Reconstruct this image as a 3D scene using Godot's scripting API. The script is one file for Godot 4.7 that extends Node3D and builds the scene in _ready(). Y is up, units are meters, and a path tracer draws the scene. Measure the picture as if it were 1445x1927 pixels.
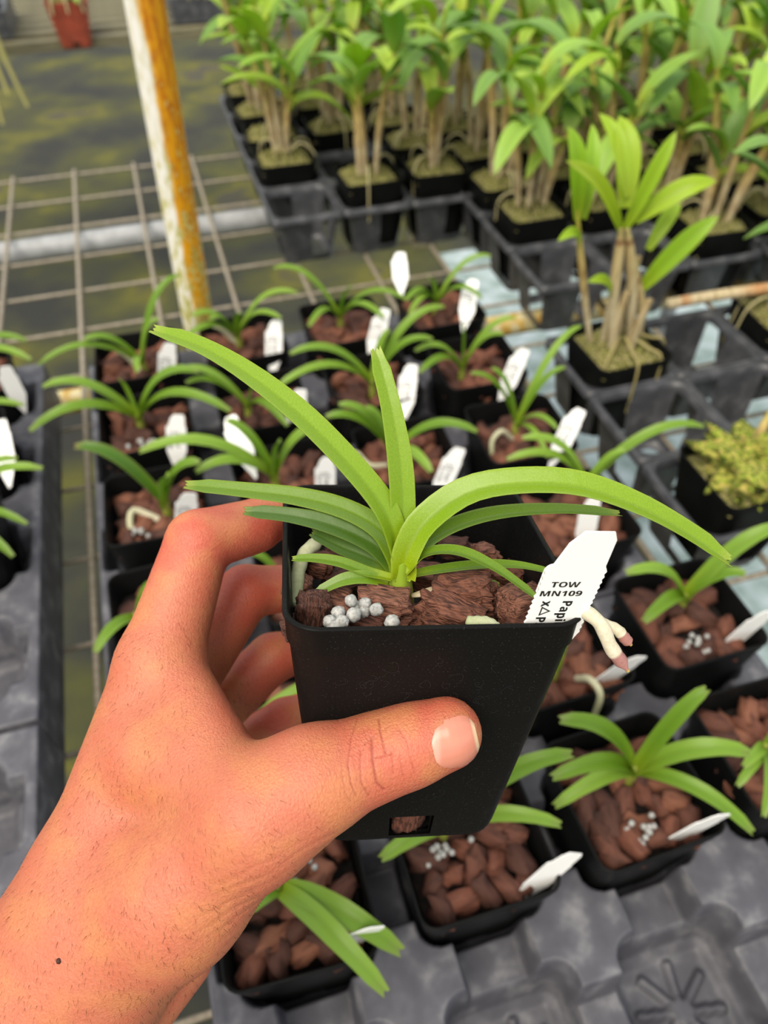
extends Node3D
# A greenhouse bench of potted orchid seedlings; a hand holds one of the pots above it.

const BENCH_Y := 0.70      # top of the wire bench
const RIM_Y := 0.798       # rims of the pots that stand in the trays
const POT_W := 0.082
const POT_B := 0.0607
const POT_H := 0.0962
const HELD_AT := Vector3(0.0535, 1.0673, -0.1448)

const HELD_LEAVES := [
	[[Vector3(-0.007, -0.0041, 0.0113), Vector3(-0.0083, 0.0042, 0.0097), Vector3(-0.0125, 0.016, 0.0071), Vector3(-0.022, 0.0266, 0.0011), Vector3(-0.0355, 0.0376, -0.0081), Vector3(-0.0508, 0.0462, -0.0189), Vector3(-0.0651, 0.0513, -0.0287), Vector3(-0.0801, 0.0534, -0.0384)], 0.0088, 0.35, 0],
	[[Vector3(-0.0067, -0.0041, 0.0113), Vector3(-0.0066, 0.003, 0.0094), Vector3(-0.0067, 0.012, 0.0063), Vector3(-0.0079, 0.0269, 0.0017), Vector3(-0.0108, 0.0423, -0.0046), Vector3(-0.0151, 0.0569, -0.012)], 0.0076, 0.30, 0],
	[[Vector3(-0.0066, -0.0031, 0.0127), Vector3(-0.0057, 0.0036, 0.0117), Vector3(-0.0007, 0.0133, 0.0102), Vector3(0.0106, 0.0229, 0.0104), Vector3(0.0249, 0.0271, 0.0126), Vector3(0.0403, 0.0283, 0.0168), Vector3(0.0558, 0.025, 0.0221), Vector3(0.0695, 0.0191, 0.026), Vector3(0.0821, 0.0119, 0.0293)], 0.0096, 0.45, 0],
	[[Vector3(-0.0062, -0.0041, 0.0127), Vector3(-0.0048, 0.0011, 0.0107), Vector3(0.0049, 0.0082, 0.0075), Vector3(0.0192, 0.0129, 0.0058), Vector3(0.0383, 0.0151, 0.0061), Vector3(0.058, 0.0149, 0.0078)], 0.0060, 0.50, 1],
	[[Vector3(-0.0072, -0.0051, 0.0112), Vector3(-0.0086, 0.0012, 0.0088), Vector3(-0.0128, 0.0073, 0.0042), Vector3(-0.0227, 0.0108, -0.0017), Vector3(-0.0368, 0.0118, -0.008), Vector3(-0.0546, 0.0112, -0.014), Vector3(-0.0709, 0.0101, -0.0196)], 0.0074, 0.35, 1],
	[[Vector3(-0.0077, -0.0053, 0.0125), Vector3(-0.0096, -0.0005, 0.0102), Vector3(-0.0152, 0.0043, 0.0068), Vector3(-0.026, 0.0076, 0.0022), Vector3(-0.0385, 0.009, -0.0017), Vector3(-0.0523, 0.0084, -0.0059)], 0.0068, 0.30, 2],
	[[Vector3(-0.009, -0.0022, 0.0112), Vector3(-0.0167, 0.0002, 0.0076), Vector3(-0.0243, 0.0013, 0.0033), Vector3(-0.0324, 0.0027, -0.0024)], 0.0056, 0.30, 2],
	[[Vector3(-0.0101, -0.0031, 0.0141), Vector3(-0.0171, -0.0013, 0.0133), Vector3(-0.0247, 0.0007, 0.0112), Vector3(-0.0316, 0.0007, 0.0089), Vector3(-0.0382, -0.0003, 0.0072)], 0.0040, 0.35, 1],
	[[Vector3(-0.0098, -0.0036, 0.0119), Vector3(-0.0151, -0.0028, 0.0094), Vector3(-0.0226, -0.0014, 0.0038)], 0.0036, 0.30, 2],
	[[Vector3(-0.0107, -0.0049, 0.0137), Vector3(-0.0172, -0.002, 0.015), Vector3(-0.0241, -0.0024, 0.0154), Vector3(-0.0316, -0.0059, 0.0163)], 0.0042, 0.30, 1],
	[[Vector3(-0.0055, -0.0015, 0.0139), Vector3(-0.0005, 0.0048, 0.0137), Vector3(0.0079, 0.0077, 0.0171), Vector3(0.0178, 0.0055, 0.0222), Vector3(0.0296, -0.0011, 0.0276)], 0.0048, 0.40, 1],
	[[Vector3(-0.0051, -0.0038, 0.0127), Vector3(0.0036, -0.0021, 0.0117), Vector3(0.0163, -0.0006, 0.0115), Vector3(0.0284, -0.0005, 0.0119), Vector3(0.0386, -0.0016, 0.014)], 0.0042, 0.40, 1],
	[[Vector3(0.0069, -0.0052, 0.0127), Vector3(0.015, -0.0048, 0.0124), Vector3(0.0229, -0.0062, 0.013)], 0.0030, 0.30, 1],
]

const HELD_ROOTS := {
	"in": [[Vector3(-0.0375, -0.0135, 0.012), Vector3(-0.0368, -0.0089, 0.002), Vector3(-0.0343, -0.0054, -0.0045), Vector3(-0.0293, -0.0031, -0.0088)], 0.0022],
	"in2": [[Vector3(-0.0235, -0.0015, -0.0076), Vector3(-0.0151, 0.0001, -0.0098), Vector3(-0.0081, -0.0028, -0.0097)], 0.0024],
	"front": [[Vector3(0.0088, -0.0044, 0.0339), Vector3(0.0139, -0.0042, 0.0345), Vector3(0.017, -0.0057, 0.0358)], 0.0019],
	"out": [[Vector3(0.0371, -0.0012, 0.0287), Vector3(0.04, 0.001, 0.0367), Vector3(0.0434, -0.0006, 0.0406), Vector3(0.0464, -0.0061, 0.0428), Vector3(0.0493, -0.0098, 0.044), Vector3(0.0522, -0.0133, 0.0451)], 0.0020],
	"outb": [[Vector3(0.0441, -0.0012, 0.0392), Vector3(0.0484, -0.0026, 0.0405), Vector3(0.0507, -0.0047, 0.0414), Vector3(0.0528, -0.0067, 0.0422)], 0.0016],
}

const HELD_BARK := [
	[Vector3(-0.0302, -0.0125, -0.0089), Vector3(11, 9, 9)],
	[Vector3(-0.0326, -0.0083, 0.022), Vector3(11, 13, 9)],
	[Vector3(-0.0258, -0.0108, 0.0148), Vector3(13, 9, 10)],
	[Vector3(-0.0125, -0.0083, 0.02), Vector3(18, 11, 14)],
	[Vector3(-0.0181, -0.0108, 0.026), Vector3(13, 8, 9)],
	[Vector3(0.0072, -0.0093, 0.0217), Vector3(22, 11, 13)],
	[Vector3(0.0121, -0.0073, 0.0139), Vector3(20, 12, 14)],
	[Vector3(0.0174, -0.0155, -0.023), Vector3(14, 8, 9)],
	[Vector3(0.0263, -0.0145, -0.0158), Vector3(10, 9, 10)],
	[Vector3(0.0271, -0.0093, 0.0196), Vector3(14, 13, 13)],
	[Vector3(0.0272, -0.0128, 0.0232), Vector3(12, 8, 9)],
	[Vector3(0.0192, -0.0138, 0.0132), Vector3(15, 9, 12)],
	[Vector3(0.0054, -0.0185, -0.0102), Vector3(16, 9, 12)],
	[Vector3(-0.0212, -0.0185, -0.0076), Vector3(16, 9, 12)],
	[Vector3(-0.0108, -0.0205, -0.0252), Vector3(17, 10, 13)],
	[Vector3(-0.0368, -0.0138, 0.0019), Vector3(9, 9, 10)],
	[Vector3(0.0052, -0.0205, -0.0321), Vector3(17, 10, 12)],
	[Vector3(0.0328, -0.0185, -0.0113), Vector3(14, 9, 12)],
	[Vector3(-0.0013, -0.0138, 0.0192), Vector3(12, 8, 9)],
	[Vector3(-0.037, -0.0148, 0.0206), Vector3(10, 8, 8)],
	[Vector3(0.0378, -0.0158, 0.008), Vector3(12, 8, 12)],
	[Vector3(0.0432, -0.0205, -0.0209), Vector3(12, 8, 10)],
	[Vector3(-0.0217, -0.0215, -0.0269), Vector3(14, 8, 12)],
	[Vector3(0.0388, -0.0168, 0.0164), Vector3(10, 8, 8)],
]

const HELD_PELLETS := [Vector3(-0.0226, -0.002, 0.0262), Vector3(-0.0187, -0.003, 0.0264), Vector3(-0.0159, -0.0025, 0.0297), Vector3(-0.0263, -0.003, 0.0302), Vector3(-0.0223, -0.0025, 0.0319), Vector3(-0.019, -0.0045, 0.0278), Vector3(-0.0288, -0.003, 0.0341), Vector3(-0.0256, -0.0028, 0.0345), Vector3(-0.0277, -0.004, 0.0354), Vector3(-0.0122, -0.0028, 0.0351), Vector3(-0.0207, -0.005, 0.0251)]

const TAG_FRAME := [Vector3(0.9726, -0.1872, 0.138), Vector3(0.2015, 0.9746, -0.0981), Vector3(0.0773, 1.0728, -0.1021)]  # width, length, origin where it leaves the rim

const ORCHIDS := [
	[1, Vector2(-0.056, -0.688), Vector3(0.005, -0.008, 0.015), 0.0070, 0, [Vector3(-0.086, 0.022, 0.028), Vector3(-0.04, 0.037, 0.02), Vector3(0.003, 0.019, 0.059), Vector3(0.057, 0.074, -0.008), Vector3(0.031, 0.049, 0.023)]],
	[2, Vector2(0.051, -0.688), Vector3(-0.004, -0.008, -0.004), 0.0070, 0, [Vector3(-0.059, 0.022, 0.023), Vector3(-0.045, 0.036, 0.004), Vector3(-0.03, 0.034, 0.013), Vector3(-0, 0.037, 0.017), Vector3(0.058, 0.048, 0.016), Vector3(0.036, 0.034, 0.033)]],
	[3, Vector2(0.159, -0.688), Vector3(-0.002, -0.008, -0.007), 0.0070, 0, [Vector3(-0.062, 0.053, -0.033), Vector3(0.007, 0.041, 0.008), Vector3(0.056, 0.034, 0.036), Vector3(-0.044, 0.02, 0.031), Vector3(0.029, 0.024, 0.046)]],
	[4, Vector2(0.267, -0.688), Vector3(-0.003, -0.008, -0.004), 0.0070, 0, [Vector3(0.051, 0.051, 0.007), Vector3(-0.017, 0.038, 0.01), Vector3(-0.047, 0.026, 0.024), Vector3(0.028, 0.027, 0.044), Vector3(-0.047, 0.018, 0.037)]],
	[5, Vector2(-0.056, -0.580), Vector3(-0.006, -0.008, -0.008), 0.0085, 1, [Vector3(-0.076, 0.041, -0.018), Vector3(-0.094, 0.016, 0.007), Vector3(-0.011, 0.045, -0.003), Vector3(0.056, 0.05, 0.011), Vector3(0.075, 0.028, 0.044)]],
	[6, Vector2(0.051, -0.580), Vector3(-0.014, -0.008, 0.006), 0.0070, 0, [Vector3(-0.068, 0.044, -0.002), Vector3(-0.063, 0.037, 0.008), Vector3(0.007, 0.042, 0.023), Vector3(0.015, 0.014, 0.061)]],
	[7, Vector2(0.159, -0.580), Vector3(-0.001, -0.008, 0.005), 0.0080, 0, [Vector3(-0.075, 0.042, -0.006), Vector3(-0.095, 0.023, 0.014), Vector3(0.07, 0.066, 0.003), Vector3(0.051, 0.048, 0.023), Vector3(0.016, 0.054, 0.005)]],
	[8, Vector2(0.267, -0.580), Vector3(-0.018, -0.008, 0.009), 0.0070, 0, [Vector3(-0.021, 0.049, 0.009), Vector3(0.027, 0.053, 0.018), Vector3(-0.069, 0.034, 0.016), Vector3(-0.07, 0.022, 0.033), Vector3(0.012, 0.044, 0.027)]],
	[9, Vector2(-0.056, -0.472), Vector3(0.007, -0.008, 0.003), 0.0095, 1, [Vector3(-0.047, 0.056, -0.017), Vector3(0.042, 0.048, 0.017), Vector3(0.017, 0.04, 0.017)]],
	[10, Vector2(0.051, -0.472), Vector3(-0.008, -0.008, -0.001), 0.0085, 0, [Vector3(-0.108, 0.04, -0.02), Vector3(-0.037, 0.056, -0.016), Vector3(-0.001, 0.044, 0.008), Vector3(0.035, 0.052, 0.011), Vector3(-0.069, 0.028, 0.004)]],
	[11, Vector2(0.159, -0.472), Vector3(-0.012, -0.008, 0), 0.0085, 0, [Vector3(-0.066, 0.044, -0.009), Vector3(-0.054, 0.051, -0.013), Vector3(0.05, 0.038, 0.033), Vector3(0.008, 0.015, 0.046), Vector3(-0.033, 0.05, -0.005)]],
	[12, Vector2(0.267, -0.472), Vector3(-0.002, -0.008, -0.005), 0.0055, 0, [Vector3(-0.044, 0.053, -0.02), Vector3(-0.026, 0.056, -0.018), Vector3(0.059, 0.075, -0.032), Vector3(0.034, 0.057, -0.002), Vector3(0.016, 0.023, 0.035), Vector3(0.004, 0.006, 0.05)]],
	[13, Vector2(-0.056, -0.364), Vector3(-0.023, -0.008, 0.003), 0.0070, 0, [Vector3(-0.052, 0.005, 0.029), Vector3(0.001, 0.041, 0.016)]],
	[14, Vector2(0.051, -0.364), Vector3(-0.023, -0.008, 0.008), 0.0070, 0, [Vector3(-0.044, 0.043, 0.007), Vector3(0.008, 0.037, 0.027)]],
	[15, Vector2(0.159, -0.364), Vector3(-0.022, -0.008, 0.008), 0.0070, 0, [Vector3(-0.055, 0.043, 0.005), Vector3(0.009, 0.034, 0.032)]],
	[16, Vector2(0.267, -0.364), Vector3(0.024, -0.008, -0.024), 0.0070, 0, [Vector3(0.109, 0.051, -0.008), Vector3(-0.03, 0.047, -0.046), Vector3(-0.045, 0.035, -0.039), Vector3(0.046, 0.038, -0.015)]],
	[17, Vector2(0.301, -0.250), Vector3(0.004, -0.008, -0.012), 0.0090, 2, [Vector3(-0.042, 0.011, 0.005), Vector3(0.055, 0.063, -0.007), Vector3(0.028, 0.037, 0.005), Vector3(-0.049, 0.038, -0.019)]],
	[18, Vector2(0.197, -0.250), Vector3(-0.008, -0.008, 0.014), 0.0070, 0, [Vector3(-0.011, 0.043, 0.016), Vector3(-0.038, 0.013, 0.029)]],
	[19, Vector2(0.197, -0.146), Vector3(0.007, -0.008, -0.009), 0.0095, 1, [Vector3(-0.042, 0.054, -0.029), Vector3(0.037, 0.069, -0.014), Vector3(-0.05, 0.022, -0.012), Vector3(-0.051, 0.006, -0.002), Vector3(0.059, 0.032, 0.014), Vector3(0.05, 0.002, 0.046)]],
	[20, Vector2(0.301, -0.146), Vector3(-0.012, -0.008, 0.001), 0.0070, 0, [Vector3(-0.044, 0.002, 0.019), Vector3(-0.04, 0.002, 0.039), Vector3(-0.009, 0.049, -0.001), Vector3(-0.04, 0.013, 0.013)]],
	[21, Vector2(0.093, -0.146), Vector3(-0.012, -0.008, -0.01), 0.0090, 2, [Vector3(-0.052, 0.005, -0.001), Vector3(0.044, 0.026, 0.016), Vector3(0.053, 0.065, -0.004)]],
	[22, Vector2(-0.011, -0.146), Vector3(-0.007, -0.008, -0.005), 0.0105, 2, [Vector3(0.038, 0.002, 0.058), Vector3(0.05, 0.002, 0.042), Vector3(-0.023, 0.009, 0.006)]],
	[23, Vector2(0.093, -0.250), Vector3(-0.024, -0.008, -0.009), 0.0070, 1, [Vector3(-0.1, 0.014, 0.002), Vector3(-0.048, 0.04, -0)]],
	[24, Vector2(-0.011, -0.250), Vector3(-0.024, -0.008, -0.001), 0.0070, 0, [Vector3(-0.043, 0.043, -0.002)]],
	[25, Vector2(-0.220, -0.706), Vector3(0.002, -0.008, 0.009), 0.0070, 0, [Vector3(0.074, 0.046, 0.036), Vector3(0.075, 0.036, 0.052), Vector3(0.043, 0.052, 0.018)]],
	[26, Vector2(-0.220, -0.599), Vector3(0.005, -0.008, 0.008), 0.0070, 0, [Vector3(0.073, 0.047, 0.033), Vector3(0.049, 0.055, 0.017)]],
	[27, Vector2(-0.220, -0.491), Vector3(0.016, -0.008, 0.003), 0.0070, 0, [Vector3(0.092, 0.056, 0.021), Vector3(0.076, 0.062, 0.011), Vector3(0.071, 0.025, 0.043), Vector3(0.055, 0.007, 0.055), Vector3(0.057, 0.064, 0.004)]],
]

const BENCH_TAGS := [
	[1, Vector3(-0.0287, 0.8, -0.6546), Vector3(-0.0222, 0.826, -0.6552)],
	[2, Vector3(0.0777, 0.8, -0.6552), Vector3(0.0829, 0.826, -0.6645)],
	[3, Vector3(0.1819, 0.8, -0.6431), Vector3(0.193, 0.826, -0.6532)],
	[3, Vector3(0.2257, 0.8, -0.693), Vector3(0.2417, 0.826, -0.7585)],
	[4, Vector3(0.2823, 0.8, -0.6507), Vector3(0.299, 0.826, -0.6807)],
	[5, Vector3(-0.0316, 0.8, -0.5387), Vector3(-0.0268, 0.826, -0.5438)],
	[6, Vector3(0.0776, 0.8, -0.5454), Vector3(0.0824, 0.826, -0.5479)],
	[7, Vector3(0.1816, 0.8, -0.5423), Vector3(0.1892, 0.826, -0.5547)],
	[8, Vector3(0.2856, 0.8, -0.539), Vector3(0.2997, 0.826, -0.5477)],
	[9, Vector3(-0.0336, 0.8, -0.448), Vector3(-0.0283, 0.826, -0.4444)],
	[10, Vector3(0.0822, 0.8, -0.453), Vector3(0.0839, 0.826, -0.4536)],
	[10, Vector3(0.0257, 0.8, -0.4885), Vector3(0.0156, 0.826, -0.5272)],
	[11, Vector3(0.1796, 0.8, -0.4281), Vector3(0.191, 0.826, -0.4332)],
	[12, Vector3(0.2896, 0.8, -0.4367), Vector3(0.3092, 0.826, -0.4506)],
	[16, Vector3(0.269, 0.8, -0.3461), Vector3(0.2699, 0.826, -0.3497)],
	[17, Vector3(0.327, 0.786, -0.2247), Vector3(0.3369, 0.82, -0.2215)],
	[18, Vector3(0.2203, 0.786, -0.2212), Vector3(0.2351, 0.82, -0.2147)],
	[19, Vector3(0.214, 0.786, -0.1141), Vector3(0.2268, 0.82, -0.1098)],
	[21, Vector3(0.1184, 0.786, -0.113), Vector3(0.1384, 0.82, -0.1148)],
	[22, Vector3(0.0109, 0.786, -0.1156), Vector3(0.0255, 0.82, -0.1107)],
	[25, Vector3(-0.1721, 0.8, -0.6628), Vector3(-0.1726, 0.826, -0.6607)],
	[26, Vector3(-0.1751, 0.8, -0.555), Vector3(-0.1736, 0.826, -0.581)],
]

const HAND_BONES := [
	[Vector3(-0.2011, 0.8788, -0.0474), Vector3(-0.1301, 0.9277, -0.0687), 0.0330, 0.0310, 0.0100],
	[Vector3(-0.1301, 0.9277, -0.0687), Vector3(-0.0825, 0.9689, -0.0834), 0.0310, 0.0265, 0.0140],
	[Vector3(-0.0825, 0.9689, -0.0834), Vector3(-0.0633, 0.9907, -0.0983), 0.0265, 0.0225, 0.0160],
	[Vector3(-0.0633, 0.9907, -0.0983), Vector3(-0.0317, 1.0339, -0.1481), 0.0225, 0.0132, 0.0140],
	[Vector3(-0.0738, 0.9634, -0.103), Vector3(-0.0355, 1.0008, -0.1527), 0.0200, 0.0125, 0.0140],
	[Vector3(-0.0767, 0.9463, -0.1017), Vector3(-0.0361, 0.9744, -0.152), 0.0180, 0.0115, 0.0120],
	[Vector3(-0.0756, 0.9375, -0.0966), Vector3(-0.0347, 0.9502, -0.15), 0.0170, 0.0105, 0.0120],
	[Vector3(-0.0779, 0.9738, -0.0825), Vector3(-0.038, 1.0099, -0.0854), 0.0250, 0.0184, 0.0140],
	[Vector3(-0.038, 1.0099, -0.0854), Vector3(-0.0092, 1.0348, -0.0911), 0.0184, 0.0164, 0.0120],
	[Vector3(-0.0092, 1.0348, -0.0911), Vector3(0.0067, 1.0404, -0.0934), 0.0166, 0.0136, 0.0080],
	[Vector3(0.0067, 1.0404, -0.0934), Vector3(0.0246, 1.0422, -0.0943), 0.0136, 0.0115, 0.0080],
	[Vector3(0.0246, 1.0422, -0.0943), Vector3(0.0345, 1.0444, -0.0938), 0.0115, 0.0109, 0.0040],
	[Vector3(0.0345, 1.0444, -0.0938), Vector3(0.0448, 1.0472, -0.0929), 0.0109, 0.0102, 0.0040],
	[Vector3(-0.0285, 1.0334, -0.1433), Vector3(-0.0196, 1.0357, -0.115), 0.0112, 0.0106, 0.0040],
	[Vector3(-0.0359, 1.0253, -0.1217), Vector3(-0.0179, 1.034, -0.1027), 0.0160, 0.0130, 0.0060],
	[Vector3(-0.0639, 0.954, -0.0748), Vector3(-0.0457, 0.9658, -0.0824), 0.0130, 0.0110, 0.0020],
	[Vector3(-0.0317, 1.0339, -0.1481), Vector3(-0.0122, 1.0539, -0.1776), 0.0132, 0.0107, 0.0050],
	[Vector3(-0.0117, 1.0544, -0.178), Vector3(0.0075, 1.0488, -0.1845), 0.0104, 0.0096, 0.0022],
	[Vector3(0.0109, 1.0485, -0.1864), Vector3(0.0269, 1.0433, -0.1927), 0.0086, 0.0074, 0.0015],
	[Vector3(-0.0355, 1.0008, -0.1527), Vector3(-0.0005, 1.02, -0.1801), 0.0123, 0.0100, 0.0030],
	[Vector3(-0.0005, 1.02, -0.1801), Vector3(0.0171, 1.0114, -0.1838), 0.0098, 0.0088, 0.0020],
	[Vector3(0.0171, 1.0114, -0.1838), Vector3(0.0375, 1.0087, -0.1814), 0.0088, 0.0075, 0.0020],
	[Vector3(-0.0361, 0.9744, -0.152), Vector3(0.004, 0.9892, -0.1697), 0.0115, 0.0096, 0.0030],
	[Vector3(0.004, 0.9892, -0.1697), Vector3(0.0233, 0.9831, -0.174), 0.0094, 0.0084, 0.0020],
	[Vector3(0.0233, 0.9831, -0.174), Vector3(0.043, 0.9825, -0.1725), 0.0084, 0.0072, 0.0020],
	[Vector3(-0.0347, 0.9502, -0.15), Vector3(0.0038, 0.9589, -0.1598), 0.0100, 0.0084, 0.0030],
	[Vector3(0.0038, 0.9589, -0.1598), Vector3(0.0216, 0.9511, -0.1659), 0.0082, 0.0074, 0.0020],
	[Vector3(0.0216, 0.9511, -0.1659), Vector3(0.0379, 0.9491, -0.1656), 0.0074, 0.0064, 0.0020],
]

const THUMB_FRAME := [Vector3(0.0246, 1.0422, -0.0943), Vector3(0.9695, 0.2364, 0.0651), Vector3(-0.109, 0.6532, -0.7493), Vector3(-0.2196, 0.7194, 0.659)]  # joint, along, across, outward

const JOINT_CREASES := [
	[[Vector2(2.09, 7.94), Vector2(0.72, 1.71), Vector2(0.03, -2.96), Vector2(1.17, -5.73)], 0.42, 0.55],
	[[Vector2(5.05, 10.95), Vector2(4.72, 7.79), Vector2(4.69, 3.34)], 0.38, 0.45],
	[[Vector2(1.40, 3.27), Vector2(6.07, 2.57)], 0.30, 0.35],
	[[Vector2(-1.48, 6.18), Vector2(-3.61, -0.98), Vector2(-3.06, -5.48)], 0.25, 0.40],
	[[Vector2(0.34, 13.74), Vector2(-2.97, 9.66), Vector2(-5.23, 4.77), Vector2(-6.01, -0.17), Vector2(-5.81, -3.95)], 0.22, 0.40],
	[[Vector2(6.25, 3.11), Vector2(4.84, -2.37)], 0.20, 0.35],
	[[Vector2(7.80, 1.09), Vector2(7.06, -4.16)], 0.18, 0.35],
	[[Vector2(9.67, 8.34), Vector2(10.89, 4.51), Vector2(10.17, -4.18)], 0.16, 0.35],
	[[Vector2(2.27, 7.58), Vector2(0.49, 7.59), Vector2(-0.95, 6.00)], 0.20, 0.30],
	[[Vector2(4.59, 8.28), Vector2(8.02, 9.20)], 0.16, 0.30],
	[[Vector2(-7.15, 3.94), Vector2(-8.03, -1.71), Vector2(-7.60, -4.83)], 0.14, 0.35],
	[[Vector2(2.18, 7.32), Vector2(3.07, 8.20)], 0.20, 0.30],
	[[Vector2(0.64, 10.22), Vector2(0.89, 7.90)], 0.14, 0.30],
]

const FRONT_CANES := [
	[[Vector3(-0.036, 0.0103, 0), Vector3(-0.0537, 0.0665, 0), Vector3(-0.0672, 0.1112, 0), Vector3(-0.078, 0.1491, 0)], 0.0034, 0],
	[[Vector3(-0.0123, 0.0051, 0.004), Vector3(-0.0237, 0.0636, 0.004), Vector3(-0.029, 0.1072, 0.004), Vector3(-0.0326, 0.1278, 0.004)], 0.0052, 1],
	[[Vector3(0.0096, 0.0007, 0.004), Vector3(-0.0031, 0.06, 0.004), Vector3(-0.0179, 0.1055, 0.004), Vector3(-0.0261, 0.1268, 0.004)], 0.0050, 1],
	[[Vector3(0.0195, 0.0082, 0.004), Vector3(0.0109, 0.046, 0.004), Vector3(-0.0094, 0.0938, 0.004)], 0.0036, 1],
]

const FRONT_CANE_LEAVES := [
	[Vector3(-0.0765, 0.1419, 0), Vector3(-0.0938, 0.216, -0.01), 0.0160],
	[Vector3(-0.0708, 0.1411, 0), Vector3(-0.0597, 0.2074, -0.03), 0.0130],
	[Vector3(-0.0302, 0.1231, 0), Vector3(-0.1146, 0.2071, 0.03), 0.0170],
	[Vector3(-0.0311, 0.1449, 0), Vector3(-0.0282, 0.207, -0.04), 0.0220],
	[Vector3(-0.0254, 0.1248, 0), Vector3(0.0024, 0.2049, 0), 0.0140],
	[Vector3(-0.0171, 0.131, 0), Vector3(0.0411, 0.1661, 0.02), 0.0180],
	[Vector3(0.008, 0.0586, 0), Vector3(0.0552, 0.1333, 0.02), 0.0190],
	[Vector3(0.0049, 0.1, 0), Vector3(0.0416, 0.131, -0.02), 0.0140],
	[Vector3(-0.0683, 0.1163, 0), Vector3(-0.1044, 0.1357, 0.02), 0.0100],
	[Vector3(-0.0223, 0.0554, 0), Vector3(-0.0735, 0.0975, 0.03), 0.0110],
	[Vector3(-0.031, 0.1543, 0), Vector3(-0.0418, 0.2072, -0.05), 0.0150],
]

const MOLE_TOWARD := Vector3(-0.2726, -0.9133, -0.3028)

var M := {}
var used := {}
var bark_meshes := []
var bark_fine := []
var pellet_meshes := []
var pot_shape: ArrayMesh
var tag_shape: ArrayMesh
var leaf_shapes := []
var moss_shapes := []
var rng := RandomNumberGenerator.new()

func _ready() -> void:
	rng.seed = 20417
	camera_and_light()
	make_materials()
	make_shared_shapes()
	setting()
	bench()
	trays()
	bench_orchids()
	bench_tags()
	cane_orchids()
	far_bench()
	held_orchid()
	hand()

# ------------------------------------------------------------------ camera, sky, light
func camera_and_light() -> void:
	var cam := Camera3D.new()
	cam.name = "camera"
	var lens := CameraAttributesPhysical.new()
	lens.frustum_focal_length = 17.893
	lens.frustum_focus_distance = 0.216
	lens.exposure_aperture = 7.4
	cam.attributes = lens
	cam.near = 0.02
	cam.far = 100.0
	cam.transform = Transform3D(Basis(Vector3(0.95817, -0.00418, 0.28615), Vector3(0.21032, 0.68837, -0.6942), Vector3(-0.19408, 0.72535, 0.66046)).orthonormalized(), Vector3(0, 1.2443, 0))
	cam.fov = 67.69
	add_child(cam)
	cam.current = true
	var env := Environment.new()
	env.background_mode = Environment.BG_SKY
	var sky := Sky.new()
	var air := ProceduralSkyMaterial.new()
	air.sky_top_color = Color(0.97, 0.985, 1.0)
	air.sky_horizon_color = Color(0.93, 0.95, 0.94)
	air.sky_curve = 0.25
	air.ground_bottom_color = Color(0.16, 0.17, 0.12)
	air.ground_horizon_color = Color(0.45, 0.48, 0.40)
	air.sky_energy_multiplier = 1.0
	air.sun_angle_max = 1.0
	sky.sky_material = air
	env.sky = sky
	env.tonemap_mode = Environment.TONE_MAPPER_LINEAR
	env.tonemap_exposure = 1.1
	env.sdfgi_enabled = true
	env.ssao_enabled = true
	env.ssil_enabled = true
	var we := WorldEnvironment.new()
	we.name = "world_environment"
	we.environment = env
	add_child(we)
	# the sun behind the greenhouse's shade cloth: weak and very soft
	var sun := DirectionalLight3D.new()
	sun.name = "sun_through_shade_cloth"
	sun.light_energy = 1.0
	sun.light_color = Color(1.0, 0.965, 0.9)
	sun.light_angular_distance = 40.0
	sun.shadow_enabled = true
	sun.basis = Basis.looking_at(-Vector3(-0.5, 1.0, 0.4).normalized(), Vector3(0, 0, 1))
	add_child(sun)

# ------------------------------------------------------------------ naming helpers
func numbered(called: String) -> String:
	var n: int = used.get(called, 0)
	used[called] = n + 1
	return called if n == 0 else "%s_%03d" % [called, n]

func describe(o: Node3D, label: String, category: String, group := "", kind := "") -> void:
	if label: o.set_meta("label", label)
	if category: o.set_meta("category", category)
	if group: o.set_meta("group", group)
	if kind: o.set_meta("kind", kind)

func thing(called: String, at: Vector3, label: String, category: String, group := "") -> Node3D:
	var o := Node3D.new()
	o.name = numbered(called)
	add_child(o)
	o.position = at
	describe(o, label, category, group)
	return o

func part(called: String, mesh: Mesh, mat: Material, parent: Node3D, x := Transform3D.IDENTITY) -> MeshInstance3D:
	var o := MeshInstance3D.new()
	o.name = numbered(called) if parent == self else called
	o.mesh = mesh
	o.material_override = mat
	o.transform = x
	parent.add_child(o, true)
	return o

# ------------------------------------------------------------------ materials
func noise_tex(freq: float, ramp: Array, kind := FastNoiseLite.TYPE_SIMPLEX_SMOOTH, octaves := 4, size := 256, seed_ := 1, normal := false, strength := 4.0) -> NoiseTexture2D:
	var n := FastNoiseLite.new()
	n.noise_type = kind
	n.frequency = freq
	n.fractal_octaves = octaves
	n.seed = seed_
	if kind == FastNoiseLite.TYPE_CELLULAR:
		n.cellular_return_type = FastNoiseLite.RETURN_DISTANCE
	var t := NoiseTexture2D.new()
	t.width = size
	t.height = size
	t.seamless = true
	t.noise = n
	t.as_normal_map = normal
	t.bump_strength = strength
	if ramp.size() > 0:
		var g := Gradient.new()
		var offs := PackedFloat32Array()
		var cols := PackedColorArray()
		for r in ramp:
			offs.append(r[0])
			cols.append(r[1])
		g.offsets = offs
		g.colors = cols
		t.color_ramp = g
	return t

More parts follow.
